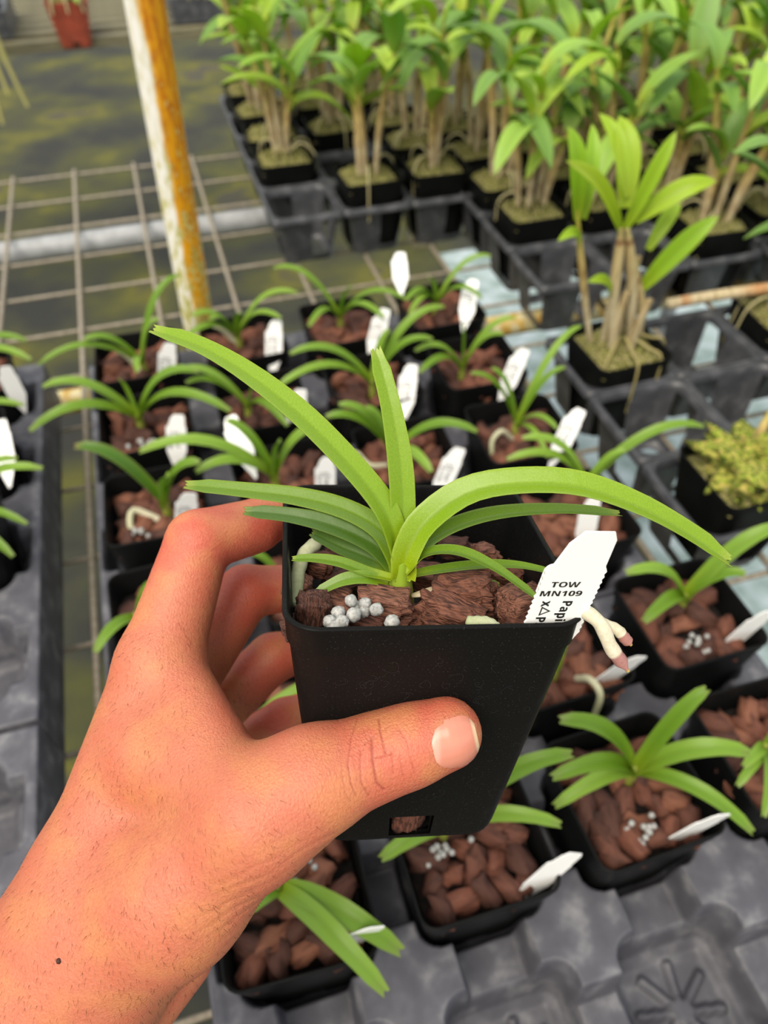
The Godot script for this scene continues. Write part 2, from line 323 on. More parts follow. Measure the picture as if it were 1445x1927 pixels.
func mat(albedo: Color, rough := 0.6, tex: Texture2D = null, scale := Vector3.ONE, bump: Texture2D = null, depth := 0.0) -> StandardMaterial3D:
	var m := StandardMaterial3D.new()
	m.albedo_color = albedo
	m.roughness = rough
	m.metallic_specular = 0.5
	if tex or bump:
		m.uv1_triplanar = true
		m.uv1_scale = scale
		if tex: m.albedo_texture = tex
		if bump:
			m.heightmap_enabled = true
			m.heightmap_texture = bump
			m.heightmap_scale = depth
	return m

func make_materials() -> void:
	var grey := func(v: float) -> Color: return Color(v, v, v)
	var fine := noise_tex(0.03, [], FastNoiseLite.TYPE_SIMPLEX_SMOOTH, 5, 256, 3)
	var coarse := noise_tex(0.012, [], FastNoiseLite.TYPE_SIMPLEX_SMOOTH, 4, 256, 8)
	var cells := noise_tex(0.06, [], FastNoiseLite.TYPE_CELLULAR, 1, 256, 5)
	# black plastic of the pots: dry water marks and dust specks
	var specks := noise_tex(0.11, [[0.0, grey.call(0.5)], [0.03, grey.call(0.24)], [0.055, grey.call(0.085)], [0.5, grey.call(0.08)], [1.0, grey.call(0.09)]], FastNoiseLite.TYPE_CELLULAR, 1, 512, 9)
	M.pot_held = mat(Color(1, 1, 1), 0.34, specks, Vector3.ONE * 14.0, fine, 0.012)
	M.pot_held.roughness_texture = noise_tex(0.02, [[0.0, grey.call(0.55)], [0.45, grey.call(0.8)], [0.55, grey.call(1.3)], [1.0, grey.call(0.9)]], FastNoiseLite.TYPE_SIMPLEX_SMOOTH, 3, 256, 12)
	M.pot_held.roughness = 0.42
	M.pot_held.metallic_specular = 0.2
	M.pot = mat(Color(0.085, 0.088, 0.09), 0.42, coarse, Vector3.ONE * 6.0)
	M.pot.albedo_texture = noise_tex(0.02, [[0.0, grey.call(0.75)], [1.0, grey.call(1.0)]], FastNoiseLite.TYPE_SIMPLEX_SMOOTH, 3, 128, 2)
	M.pot.metallic_specular = 0.22
	M.water_mark = mat(Color(0.18, 0.18, 0.19), 0.7)
	# tray plastic with lime dust in its own patches
	M.tray = mat(Color(1, 1, 1), 0.5, noise_tex(0.018, [[0.0, Color(0.29, 0.29, 0.32)], [0.42, Color(0.325, 0.325, 0.355)], [0.58, Color(0.355, 0.355, 0.385)], [0.72, Color(0.41, 0.41, 0.435)], [1.0, Color(0.52, 0.52, 0.535)]], FastNoiseLite.TYPE_SIMPLEX_SMOOTH, 5, 512, 21), Vector3.ONE * 4.0, fine, 0.01)
	M.tray.metallic_specular = 0.4
	M.web = mat(Color(1, 1, 1), 0.38, noise_tex(0.02, [[0.0, Color(0.22, 0.225, 0.245)], [0.6, Color(0.29, 0.295, 0.315)], [1.0, Color(0.42, 0.42, 0.44)]], FastNoiseLite.TYPE_SIMPLEX_SMOOTH, 4, 256, 23), Vector3.ONE * 8.0)
	# bark
	M.bark = []
	for c in [Color(0.44, 0.265, 0.2), Color(0.40, 0.245, 0.19), Color(0.5, 0.32, 0.24), Color(0.31, 0.185, 0.145)]:
		M.bark.append(mat(c, 0.8, noise_tex(0.03, [[0.0, Color(0.55, 0.5, 0.48)], [0.5, Color(0.95, 0.92, 0.9)], [1.0, Color(1, 1, 1)]], FastNoiseLite.TYPE_SIMPLEX_SMOOTH, 4, 128, 31), Vector3(60, 16, 60), fine, 0.06))
	M.bark_held = []
	for c in [Color(0.50, 0.32, 0.25), Color(0.43, 0.26, 0.20), Color(0.56, 0.38, 0.31), Color(0.37, 0.23, 0.185)]:
		M.bark_held.append(mat(c, 0.78, noise_tex(0.035, [[0.2, Color(0.42, 0.36, 0.33)], [0.42, Color(0.76, 0.71, 0.68)], [0.55, Color(0.98, 0.95, 0.93)], [1.0, Color(1.0, 1, 1)]], FastNoiseLite.TYPE_SIMPLEX_SMOOTH, 5, 512, 33), Vector3(58, 12, 58), noise_tex(0.04, [], FastNoiseLite.TYPE_SIMPLEX_SMOOTH, 4, 512, 34), 0.07))
	M.bed = mat(Color(0.16, 0.10, 0.08), 0.95, fine, Vector3.ONE * 30.0)
	M.pellet = mat(Color(1, 1, 1), 0.55, noise_tex(0.06, [[0.0, Color(0.45, 0.45, 0.45)], [0.45, Color(0.66, 0.66, 0.65)], [1.0, Color(0.78, 0.78, 0.77)]], FastNoiseLite.TYPE_SIMPLEX_SMOOTH, 4, 128, 41), Vector3.ONE * 90.0)
	# leaves: pale specks in the skin of the leaf
	var leaf_specks := noise_tex(0.16, [[0.0, Color(1.0, 1.0, 0.95)], [0.10, Color(1.0, 1.0, 0.88)], [0.24, Color(0.84, 0.85, 0.70)], [1.0, Color(0.78, 0.80, 0.66)]], FastNoiseLite.TYPE_CELLULAR, 2, 512, 51)
	M.leaf_held = mat(Color(1, 1, 1), 0.36, leaf_specks, Vector3.ONE * 22.0, fine, 0.01)
	M.leaf_held.vertex_color_use_as_albedo = true
	M.leaf_held.backlight_enabled = true
	M.leaf_held.backlight = Color(0.6, 0.62, 0.12)
	M.leaf = mat(Color(1, 1, 1), 0.42)
	M.leaf.vertex_color_use_as_albedo = true
	M.leaf.backlight_enabled = true
	M.leaf.backlight = Color(0.9, 0.95, 0.3)
	M.cane = mat(Color(1, 1, 1), 0.6, noise_tex(0.02, [[0.0, Color(0.72, 0.66, 0.56)], [0.5, Color(0.95, 0.93, 0.88)], [1.0, Color(1, 1, 1)]], FastNoiseLite.TYPE_SIMPLEX_SMOOTH, 4, 128, 61), Vector3(60, 9, 60))
	M.cane.vertex_color_use_as_albedo = true
	M.root = mat(Color(1, 1, 1), 0.65, noise_tex(0.05, [[0.0, Color(0.84, 0.82, 0.76)], [0.5, Color(0.95, 0.94, 0.9)], [1.0, Color(1, 1, 1)]], FastNoiseLite.TYPE_SIMPLEX_SMOOTH, 4, 256, 62), Vector3.ONE * 45.0, fine, 0.006)
	M.root.vertex_color_use_as_albedo = true
	M.moss = mat(Color(1, 1, 1), 0.9, noise_tex(0.05, [[0.28, Color(0.12, 0.10, 0.06)], [0.40, Color(0.27, 0.25, 0.11)], [0.5, Color(0.42, 0.42, 0.13)], [0.58, Color(0.50, 0.54, 0.16)], [0.70, Color(0.68, 0.62, 0.48)]], FastNoiseLite.TYPE_SIMPLEX_SMOOTH, 5, 256, 63), Vector3.ONE * 26.0, cells, 0.3)
	M.green_moss = mat(Color(1, 1, 1), 0.9, noise_tex(0.04, [[0.28, Color(0.28, 0.22, 0.08)], [0.42, Color(0.36, 0.44, 0.08)], [0.52, Color(0.50, 0.62, 0.12)], [0.60, Color(0.62, 0.70, 0.24)], [0.70, Color(0.74, 0.62, 0.36)]], FastNoiseLite.TYPE_SIMPLEX_SMOOTH, 5, 256, 64), Vector3.ONE * 18.0, cells, 0.3)
	M.tag = mat(Color(0.985, 0.985, 0.985), 0.45)
	M.ink = mat(Color(0.05, 0.05, 0.055), 0.6)
	M.wire = mat(Color(1, 1, 1), 0.6, noise_tex(0.03, [[0.0, Color(0.44, 0.40, 0.34)], [0.5, Color(0.57, 0.53, 0.47)], [1.0, Color(0.66, 0.63, 0.57)]], FastNoiseLite.TYPE_SIMPLEX_SMOOTH, 4, 256, 71), Vector3.ONE * 14.0)
	M.pipe = mat(Color(1, 1, 1), 0.4, noise_tex(0.02, [[0.0, Color(0.54, 0.55, 0.56)], [1.0, Color(0.70, 0.71, 0.73)]], FastNoiseLite.TYPE_SIMPLEX_SMOOTH, 4, 256, 72), Vector3.ONE * 6.0)
	M.stained_pipe = mat(Color(1, 1, 1), 0.5, noise_tex(0.02, [[0.0, Color(0.88, 0.87, 0.80)], [0.5, Color(0.86, 0.80, 0.58)], [0.58, Color(0.80, 0.62, 0.22)], [1.0, Color(0.62, 0.5, 0.2)]], FastNoiseLite.TYPE_SIMPLEX_SMOOTH, 4, 256, 73), Vector3.ONE * 7.0)
	M.post = mat(Color(1, 1, 1), 0.42)
	M.post.albedo_texture = post_picture()
	M.floor = mat(Color(1, 1, 1), 0.85, noise_tex(0.006, [[0.2, Color(0.15, 0.155, 0.14)], [0.38, Color(0.205, 0.21, 0.15)], [0.5, Color(0.24, 0.245, 0.13)], [0.63, Color(0.28, 0.285, 0.12)], [0.74, Color(0.36, 0.35, 0.10)], [0.85, Color(0.26, 0.25, 0.20)]], FastNoiseLite.TYPE_SIMPLEX_SMOOTH, 6, 1024, 81), Vector3.ONE * 0.31)
	M.sheet = mat(Color(1, 1, 1), 0.32, noise_tex(0.02, [[0.0, Color(0.42, 0.50, 0.48)], [0.5, Color(0.58, 0.65, 0.65)], [1.0, Color(0.72, 0.77, 0.80)]], FastNoiseLite.TYPE_SIMPLEX_SMOOTH, 4, 256, 82), Vector3.ONE * 2.0)
	M.red_pot = mat(Color(0.72, 0.33, 0.24), 0.55, coarse, Vector3.ONE * 8.0)
	M.red_pot.albedo_texture = M.pot.albedo_texture
	M.timber = mat(Color(1, 1, 1), 0.7, noise_tex(0.02, [[0.0, Color(0.34, 0.33, 0.25)], [1.0, Color(0.56, 0.53, 0.42)]], FastNoiseLite.TYPE_SIMPLEX_SMOOTH, 4, 256, 83), Vector3(3, 30, 30))
	# skin
	M.skin = mat(Color(1, 1, 1), 0.5, noise_tex(0.05, [[0.0, Color(0.86, 0.80, 0.78)], [0.5, Color(0.97, 0.95, 0.94)], [1.0, Color(1, 1, 1)]], FastNoiseLite.TYPE_SIMPLEX_SMOOTH, 4, 512, 91), Vector3.ONE * 34.0, noise_tex(0.09, [], FastNoiseLite.TYPE_CELLULAR, 2, 512, 92), 0.022)
	M.skin.vertex_color_use_as_albedo = true
	M.skin.subsurf_scatter_enabled = true
	M.skin.subsurf_scatter_strength = 0.35
	M.nail = mat(Color(1, 1, 1), 0.28)
	M.nail.vertex_color_use_as_albedo = true
	M.hair = mat(Color(0.22, 0.12, 0.08), 0.6)

func post_picture() -> ImageTexture:
	# white paint worn through to orange rust along one side, algae near the foot: u round the post, v up
	var w := 256
	var h := 1024
	var img := Image.create(w, h, false, Image.FORMAT_RGB8)
	var n := FastNoiseLite.new()
	n.seed = 7
	n.frequency = 0.02
	n.fractal_octaves = 5
	for y in h:
		var up := 1.0 - float(y) / h              # 1 at the top of the post
		for x in w:
			var u := float(x) / w
			var a := n.get_noise_2d(x * 1.0, y * 0.35)
			var b := n.get_noise_2d(x * 2.5 + 300.0, y * 1.2)
			var c := n.get_noise_2d(x * 5.0, y * 4.0 + 900.0)
			var d: float = absf(fposmod(u - 0.60 + 0.5, 1.0) - 0.5)   # distance from the rusty side
			var rust: float = smoothstep(0.03, -0.03, d - 0.135 + a * 0.05)
			var col := Color(0.93, 0.925, 0.905).lerp(Color(0.84, 0.82, 0.72), clampf(0.3 + b * 1.2, 0.0, 0.6))
			var rc := Color(0.86, 0.60, 0.06).lerp(Color(0.74, 0.43, 0.02), clampf(0.4 + b * 2.0, 0.0, 1.0))
			col = col.lerp(rc, rust)
			var algae: float = clampf((0.33 - up) * 5.0 + b * 2.6 + c * 1.6, 0.0, 1.0)
			col = col.lerp(Color(0.62, 0.60, 0.22).lerp(Color(0.80, 0.78, 0.55), clampf(0.45 + c * 2.2, 0.0, 1.0)), algae * 0.85)
			img.set_pixel(x, y, col)
	img.generate_mipmaps()
	return ImageTexture.create_from_image(img)

# ------------------------------------------------------------------ mesh helpers
func commit(v: PackedVector3Array, n: PackedVector3Array, idx: PackedInt32Array, c := PackedColorArray(), uv := PackedVector2Array()) -> ArrayMesh:
	var a := []
	a.resize(Mesh.ARRAY_MAX)
	a[Mesh.ARRAY_VERTEX] = v
	a[Mesh.ARRAY_NORMAL] = n
	a[Mesh.ARRAY_INDEX] = idx
	if c.size(): a[Mesh.ARRAY_COLOR] = c
	if uv.size(): a[Mesh.ARRAY_TEX_UV] = uv
	var m := ArrayMesh.new()
	m.add_surface_from_arrays(Mesh.PRIMITIVE_TRIANGLES, a)
	return m

func smooth_normals(v: PackedVector3Array, idx: PackedInt32Array) -> PackedVector3Array:
	var n := PackedVector3Array()
	n.resize(v.size())
	for i in range(0, idx.size(), 3):
		var k := (v[idx[i + 2]] - v[idx[i]]).cross(v[idx[i + 1]] - v[idx[i]])
		n[idx[i]] += k
		n[idx[i + 1]] += k
		n[idx[i + 2]] += k
	for i in n.size():
		n[i] = n[i].normalized()
	return n

func curve(pts: Array, steps: int) -> PackedVector3Array:
	# Catmull-Rom through the points, evenly in parameter
	var out := PackedVector3Array()
	var m := pts.size() - 1
	for i in steps + 1:
		var t := float(i) / steps * m
		var k: int = mini(int(t), m - 1)
		var f := t - k
		var p1: Vector3 = pts[k]
		var p2: Vector3 = pts[k + 1]
		var p0: Vector3 = pts[k - 1] if k > 0 else p1 * 2.0 - p2
		var p3: Vector3 = pts[k + 2] if k + 2 <= m else p2 * 2.0 - p1
		out.append(p1.cubic_interpolate(p2, p0, p3, f))
	return out

func tube(line: PackedVector3Array, radius: Callable, sides := 8, tint = null) -> ArrayMesh:
	var v := PackedVector3Array()
	var n := PackedVector3Array()
	var c := PackedColorArray()
	var idx := PackedInt32Array()
	var uv := PackedVector2Array()
	var m := line.size()
	var t0 := (line[1] - line[0]).normalized()
	var side := t0.cross(Vector3(0.31, 0.87, 0.38) if absf(t0.y) < 0.9 else Vector3(1, 0, 0)).normalized()
	for i in m:
		var t := (line[mini(i + 1, m - 1)] - line[maxi(i - 1, 0)]).normalized()
		side = (side - t * side.dot(t)).normalized()
		var b := t.cross(side)
		var f := float(i) / (m - 1)
		var r: float = radius.call(f)
		for j in sides + 1:
			var a := TAU * j / sides
			var d := side * cos(a) + b * sin(a)
			v.append(line[i] + d * r)
			n.append(d)
			uv.append(Vector2(float(j) / sides, 1.0 - f))
			c.append(tint.call(f) if tint != null else Color.WHITE)
	for i in m - 1:
		for j in sides:
			var p := i * (sides + 1) + j
			idx.append_array([p, p + sides + 1, p + 1, p + 1, p + sides + 1, p + sides + 2])
	for e in [0, m - 1]:
		var k := v.size()
		var dir := (line[0] - line[1]).normalized() if e == 0 else (line[m - 1] - line[m - 2]).normalized()
		v.append(line[e] + dir * radius.call(float(e) / (m - 1)) * 0.35)
		n.append(dir)
		uv.append(Vector2(0.5, 1.0 - float(e) / (m - 1)))
		c.append(tint.call(float(e) / (m - 1)) if tint != null else Color.WHITE)
		for j in sides:
			var p: int = e * (sides + 1) + j
			if e == 0: idx.append_array([k, p, p + 1])
			else: idx.append_array([k, p + 1, p])
	return commit(v, n, idx, c, uv)

func straight(a: Vector3, b: Vector3, r: float, sides := 8) -> ArrayMesh:
	return tube(PackedVector3Array([a, b]), func(_f): return r, sides)

# A leaf: a strap or a blade with a folded middle and thickness. up: where its upper face looks. Style 0 strap with a notched tip, 1 pointed blade.
func leaf(line: PackedVector3Array, width: float, up: Vector3, fold: float, tints: Array, style := 0, across := 6) -> ArrayMesh:
	var v := PackedVector3Array()
	var c := PackedColorArray()
	var idx := PackedInt32Array()
	var m := line.size()
	var row := 2 * (across + 1)
	for i in m:
		var f := float(i) / (m - 1)
		var t := (line[mini(i + 1, m - 1)] - line[maxi(i - 1, 0)]).normalized()
		var s := t.cross(up).normalized()
		var nn := s.cross(t)
		var w: float
		if style == 0:
			w = width * (0.75 + 0.25 * smoothstep(0.0, 0.35, f)) * (1.0 - 0.28 * smoothstep(0.55, 0.93, f)) * (1.0 - 0.45 * smoothstep(0.93, 1.0, f))
		else:
			w = width * maxf(pow(sin(PI * clampf(0.10 + 0.9 * f, 0.0, 1.0)), 0.75), 0.03)
		var k: float = fold * (1.0 + 0.9 * smoothstep(0.30, 0.0, f))
		for face in 2:
			for j in across + 1:
				var q := 2.0 * j / across - 1.0
				var th: float = 0.0011 * (width / 0.008) * (1.0 - 0.75 * q * q) * (1.0 - 0.5 * f)
				var p := line[i] + s * q * w * 0.5 + nn * absf(q) * w * 0.5 * k - nn * (th if face == 1 else 0.0)
				if style == 0 and i == m - 1:
					p += t * width * (0.16 * absf(sin(q * 4.2 + 0.5)) - 0.10 * (1.0 - absf(q)))
				v.append(p)
				var col: Color = tints[0].lerp(tints[1], smoothstep(0.0, 0.30, f))
				col = col.lerp(tints[2], smoothstep(0.97, 1.0, f) * 0.5)
				if absf(q) > 0.9: col = col.lerp(tints[2], 0.22)
				if absf(q) < 0.1: col = col * 0.86 if face == 0 else col.lerp(tints[0], 0.5)
				c.append(col)
	for i in m - 1:
		var p := i * row
		for j in across:
			idx.append_array([p + j, p + j + 1, p + j + row, p + j + 1, p + j + 1 + row, p + j + row])
			var q := p + across + 1 + j
			idx.append_array([q, q + row, q + 1, q + 1, q + row, q + 1 + row])
		idx.append_array([p, p + row, p + across + 1, p + across + 1, p + row, p + row + across + 1])
		idx.append_array([p + across, p + row - 1, p + row + across, p + row - 1, p + 2 * row - 1, p + row + across])
	var e := (m - 1) * row
	for j in across:
		idx.append_array([e + j, e + j + 1, e + across + 1 + j, e + j + 1, e + across + 2 + j, e + across + 1 + j])
	return commit(v, smooth_normals(v, idx), idx, c)

func rounded_square(half: float, r: float, per_corner := 6, per_side := 4) -> PackedVector2Array:
	var out := PackedVector2Array()
	var centres := [Vector2(half - r, half - r), Vector2(-half + r, half - r), Vector2(-half + r, -half + r), Vector2(half - r, -half + r)]
	for k in 4:
		var ck: Vector2 = centres[k]
		for i in per_corner + 1:
			var a := PI * 0.5 * (k + float(i) / per_corner)
			out.append(ck + Vector2(cos(a), sin(a)) * r)
		var nx: Vector2 = centres[(k + 1) % 4]
		var a1 := PI * 0.5 * (k + 1)
		var from: Vector2 = ck + Vector2(cos(a1), sin(a1)) * r
		var to: Vector2 = nx + Vector2(cos(a1), sin(a1)) * r
		for i in range(1, per_side):
			out.append(from.lerp(to, float(i) / per_side))
	return out

# A square tapered pot with rounded corners, a rim band, inner wall, floor and four slots at the foot. Origin at the middle of its rim.
func pot_mesh(w: float, b: float, h: float, pc := 6) -> ArrayMesh:
	var ps := 12
	var prof := []   # half width, height, corner radius
	var half := func(y: float) -> float: return w * 0.5 + (w - b) * 0.5 * y / h
	prof.append([half.call(-h) - 0.004, -h + 0.002, 0.009])
	prof.append([half.call(-h) - 0.0012, -h, 0.010])
	prof.append([half.call(-h), -h + 0.0012, 0.010])
	prof.append([half.call(-h + 0.003), -h + 0.003, 0.010])
	prof.append([half.call(-h + 0.013), -h + 0.013, 0.010])
	for y in [-0.06, -0.04, -0.02]:
		prof.append([half.call(y) - 0.0002, y, 0.0092])
	prof.append([half.call(-0.0105) - 0.0003, -0.0105, 0.0092])
	prof.append([half.call(-0.0095) + 0.0003, -0.0095, 0.0094])
	prof.append([half.call(-0.002), -0.002, 0.0095])
	prof.append([half.call(0.0) + 0.0004, -0.0009, 0.0098])
	prof.append([half.call(0.0) + 0.0002, -0.0002, 0.0096])
	prof.append([half.call(0.0) - 0.0007, 0.0, 0.0088])
	prof.append([half.call(0.0) - 0.0014, -0.0006, 0.0082])
	for y in [-0.004, -0.012, -0.03, -0.06]:
		prof.append([half.call(y) - 0.0014, y, 0.0082])
	prof.append([half.call(-h) - 0.0012, -h + 0.0135, 0.009])
	prof.append([half.call(-h) - 0.0016, -h + 0.003, 0.009])
	prof.append([half.call(-h) - 0.004, -h + 0.0022, 0.008])
	var v := PackedVector3Array()
	var idx := PackedInt32Array()
	var count := 0
	for p in prof:
		var ring := rounded_square(p[0], p[2], pc, ps)
		count = ring.size()
		for q in ring:
			v.append(Vector3(q.x, p[1], q.y))
	var per := pc + ps
	for i in prof.size() - 1:
		for j in count:
			var s := j % per
			if (i == 3 or i == prof.size() - 3) and s >= pc + 4 and s < pc + 8: continue   # the slot
			var a := i * count + j
			var c := i * count + (j + 1) % count
			idx.append_array([a, c, a + count, c, c + count, a + count])
	# slot edges between outer and inner wall
	var io := 3 * count
	var ii := (prof.size() - 3) * count
	for k in 4:
		for e in [pc + 4, pc + 8]:
			var o: int = k * per + e
			idx.append_array([io + o, io + count + o, ii + count + o, io + count + o, ii + o, ii + count + o])
		for s in range(pc + 4, pc + 8):
			var o: int = k * per + s
			idx.append_array([io + count + o, io + count + o + 1, ii + o, io + count + o + 1, ii + o + 1, ii + o])
	# bottom and inner floor
	for e in [0, prof.size() - 1]:
		var k := v.size()
		v.append(Vector3(0, prof[e][1], 0))
		for j in count:
			if e == 0: idx.append_array([k, e * count + (j + 1) % count, e * count + j])
			else: idx.append_array([k, e * count + j, e * count + (j + 1) % count])
	return commit(v, smooth_normals(v, idx), idx)

# A lump: a rounded box with uneven faces. size in metres, flat: how boxy.
func lump(size: Vector3, seed_: int, rough: float, rings: int, sides: int, power := 0.75, grain := 0.0) -> ArrayMesh:
	var n := FastNoiseLite.new()
	n.seed = seed_
	n.frequency = 0.9
	n.fractal_octaves = 3
	var v := PackedVector3Array()
	var idx := PackedInt32Array()
	for i in rings + 1:
		var a := PI * i / rings
		for j in sides:
			var b := TAU * j / sides
			var d := Vector3(sin(a) * cos(b), cos(a), sin(a) * sin(b))
			var p := Vector3(signf(d.x) * pow(absf(d.x), power), signf(d.y) * pow(absf(d.y), power), signf(d.z) * pow(absf(d.z), power))
			var k := 1.0 + rough * n.get_noise_3dv(d * 1.6 + Vector3(seed_, 0, 0)) * 1.6
			if grain > 0.0: k += grain * n.get_noise_3d(b * 6.0, d.y * 0.5, seed_ * 3.1)
			v.append(p * k * size * 0.5)
	for i in rings:
		for j in sides:
			var p := i * sides + j
			var q := i * sides + (j + 1) % sides
			idx.append_array([p, q, p + sides, q, q + sides, p + sides])
	return commit(v, smooth_normals(v, idx), idx)

func make_shared_shapes() -> void:
	for i in 6:
		bark_meshes.append(lump(Vector3(0.015, 0.021 + 0.002 * (i % 3), 0.012 + 0.001 * (i % 2)), 100 + i, 0.42, 6, 8, 0.72))
	for i in 4:
		pellet_meshes.append(lump(Vector3.ONE * 0.0037, 200 + i, 0.13, 10, 14, 0.92))
	pot_shape = pot_mesh(POT_W, POT_B, POT_H, 4)
	tag_shape = tag_mesh()
	for i in 5:
		var droop := 0.12 + 0.16 * i
		var line := PackedVector3Array()
		for k in 9:
			var f := k / 8.0
			line.append(Vector3(0.03 * sin(f * 2.0 + i) * f * 0.4, f * 0.6 - f * f * droop * 1.6, f * (0.75 + 0.25 * f)).normalized() * f)
		leaf_shapes.append(line)
	for i in 3:
		var n := FastNoiseLite.new()
		n.seed = 40 + i
		n.frequency = 130.0
		var v := PackedVector3Array()
		var idx := PackedInt32Array()
		var g := 28
		for a in g + 1:
			for b in g + 1:
				var p := Vector2(a, b) / g * 2.0 - Vector2.ONE
				var edge := (1.0 - pow(absf(p.x), 4.0)) * (1.0 - pow(absf(p.y), 4.0))
				v.append(Vector3(p.x * 0.038, 0.012 * edge - 0.010 + 0.016 * edge * n.get_noise_2d(p.x * 0.038, p.y * 0.038), p.y * 0.038))
		for a in g:
			for b in g:
				var q := a * (g + 1) + b
				idx.append_array([q, q + g + 1, q + 1, q + 1, q + g + 1, q + g + 2])
		moss_shapes.append(commit(v, smooth_normals(v, idx), idx))

# ------------------------------------------------------------------ the setting
func slab(size: Vector3, at: Vector3) -> ArrayMesh:
	var st := SurfaceTool.new()
	var b := BoxMesh.new()
	b.size = size
	st.append_from(b, 0, Transform3D(Basis.IDENTITY, at))
	return st.commit()

func setting() -> void:
	var f := part("floor", slab(Vector3(40, 0.1, 40), Vector3(0, -0.05, -6)), M.floor, self)
	describe(f, "olive green algae stained concrete greenhouse floor", "", "", "structure")
	var s := part("ground_sheet", slab(Vector3(1.3, 0.004, 2.2), Vector3(1.48, 0.003, -1.1)), M.sheet, self)
	describe(s, "pale grey green plastic sheet lying on the floor under the open trays", "plastic sheet")

func bench() -> void:
	var b := thing("wire_bench", Vector3(0, BENCH_Y, 0), "beige welded wire mesh bench top carried on pipes, with trays on it", "bench")
	for i in 18:
		var x := -0.6325 + 0.1 * i
		part("long_wire", straight(Vector3(x, -0.003, -1.43), Vector3(x, -0.003, 0.5), 0.0031, 6), M.wire, b)
	for i in 20:
		var z := -1.4265 + 0.1 * i
		part("cross_wire", straight(Vector3(-0.66, -0.0085, z), Vector3(1.10, -0.0085, z), 0.0026, 6), M.wire, b)
	part("support_pipe", straight(Vector3(-0.7, -0.030, -1.215), Vector3(1.2, -0.030, -1.215), 0.0175, 16), M.pipe, b)
	var sp := part("support_pipe", straight(Vector3(-0.7, -0.026, -0.803), Vector3(1.2, -0.026, -0.803), 0.0145, 16), M.stained_pipe, b)
	describe(sp, "yellow stained white pipe", "")
	part("support_pipe", straight(Vector3(-0.7, -0.030, 0.3), Vector3(1.2, -0.030, 0.3), 0.0175, 16), M.pipe, b)
	for x in [-0.55, 1.0]:
		for z in [-1.215, 0.3]:
			part("leg", straight(Vector3(x, -0.03, z), Vector3(x, -BENCH_Y, z), 0.016, 12), M.pipe, b)
	var post := part("post", tube(PackedVector3Array([Vector3(0.0085, BENCH_Y - 0.03, -0.769), Vector3(0.0155, BENCH_Y + 0.2, -0.769), Vector3(0.023, BENCH_Y + 0.42, -0.769), Vector3(0.033, BENCH_Y + 0.7, -0.769)]), func(_f): return 0.0168, 24), M.post, self)
	describe(post, "white painted upright post streaked with orange rust and algae", "post")

# ------------------------------------------------------------------ trays
func step(a: float, b: float, x: float) -> float:
	return smoothstep(a, b, x)

# height over the tray's foot at (u, v) from the nearest well's middle, both >= 0
func well_height(du: float, dv: float, hx: float, hz: float, stars: bool) -> float:
	var u := absf(du)
	var v := absf(dv)
	var r := 0.013
	var q := Vector2(maxf(u - 0.039 + r, 0.0), maxf(v - 0.039 + r, 0.0))
	var sd: float = q.length() + minf(maxf(u - 0.039 + r, v - 0.039 + r), 0.0) - r
	var land: float = 0.028 + 0.027 * step(0.0, 0.004, 0.0335 - maxf(hx - u, hz - v))
	var fl := 0.0015
	if stars:
		var d := Vector2(du, dv)
		var a: float = fposmod(atan2(dv, du) + 0.2, PI / 4.0) - PI / 8.0
		var off: float = absf(sin(a)) * d.length()
		fl += 0.0045 * step(0.0034, 0.0018, off) * step(0.029, 0.027, d.length()) + 0.0012 * step(0.0085, 0.007, d.length())
	return lerpf(fl + 0.006 * step(-0.012, -0.004, sd), land, step(-0.0045, 0.0005, sd))

func tray_mesh(nx: int, nz: int, px: float, pz: float, margin: float, res: float, stars: bool) -> ArrayMesh:
	var wx := nx * px + 2.0 * margin
	var wz := nz * pz + 2.0 * margin
	var gx := int(round(wx / res))
	var gz := int(round(wz / res))
	var v := PackedVector3Array()
	var n := PackedVector3Array()
	var idx := PackedInt32Array()
	var hs := PackedFloat32Array()
	for i in gx + 5:
		for k in gz + 5:
			var x := (float(clampi(i - 2, 0, gx)) / gx - 0.5) * wx
			var z := (float(clampi(k - 2, 0, gz)) / gz - 0.5) * wz
			var lx: float = clampf((x + nx * px * 0.5) / px, 0.0, nx - 0.0001)
			var lz: float = clampf((z + nz * pz * 0.5) / pz, 0.0, nz - 0.0001)
			var h := well_height((lx - floorf(lx) - 0.5) * px, (lz - floorf(lz) - 0.5) * pz, px * 0.5, pz * 0.5, stars)
			var ex: float = maxf(absf(x) - nx * px * 0.5 + 0.005, absf(z) - nz * pz * 0.5 + 0.005)
			h = lerpf(h, 0.056, step(0.0, 0.003, ex))
			var o: int = maxi(maxi(2 - i, i - gx - 2), maxi(2 - k, k - gz - 2))
			if o > 0:
				x += signf(x) * (0.0008 if o == 1 else 0.003) * (1.0 if (i < 2 or i > gx + 2) else 0.0)
				z += signf(z) * (0.0008 if o == 1 else 0.003) * (1.0 if (k < 2 or k > gz + 2) else 0.0)
				h = 0.054 if o == 1 else 0.002
			v.append(Vector3(x, h, z))
	var s := gz + 5
	for i in gx + 4:
		for k in gz + 4:
			var p := i * s + k
			idx.append_array([p, p + s, p + 1, p + 1, p + s, p + s + 1])
	return commit(v, smooth_normals(v, idx), idx)

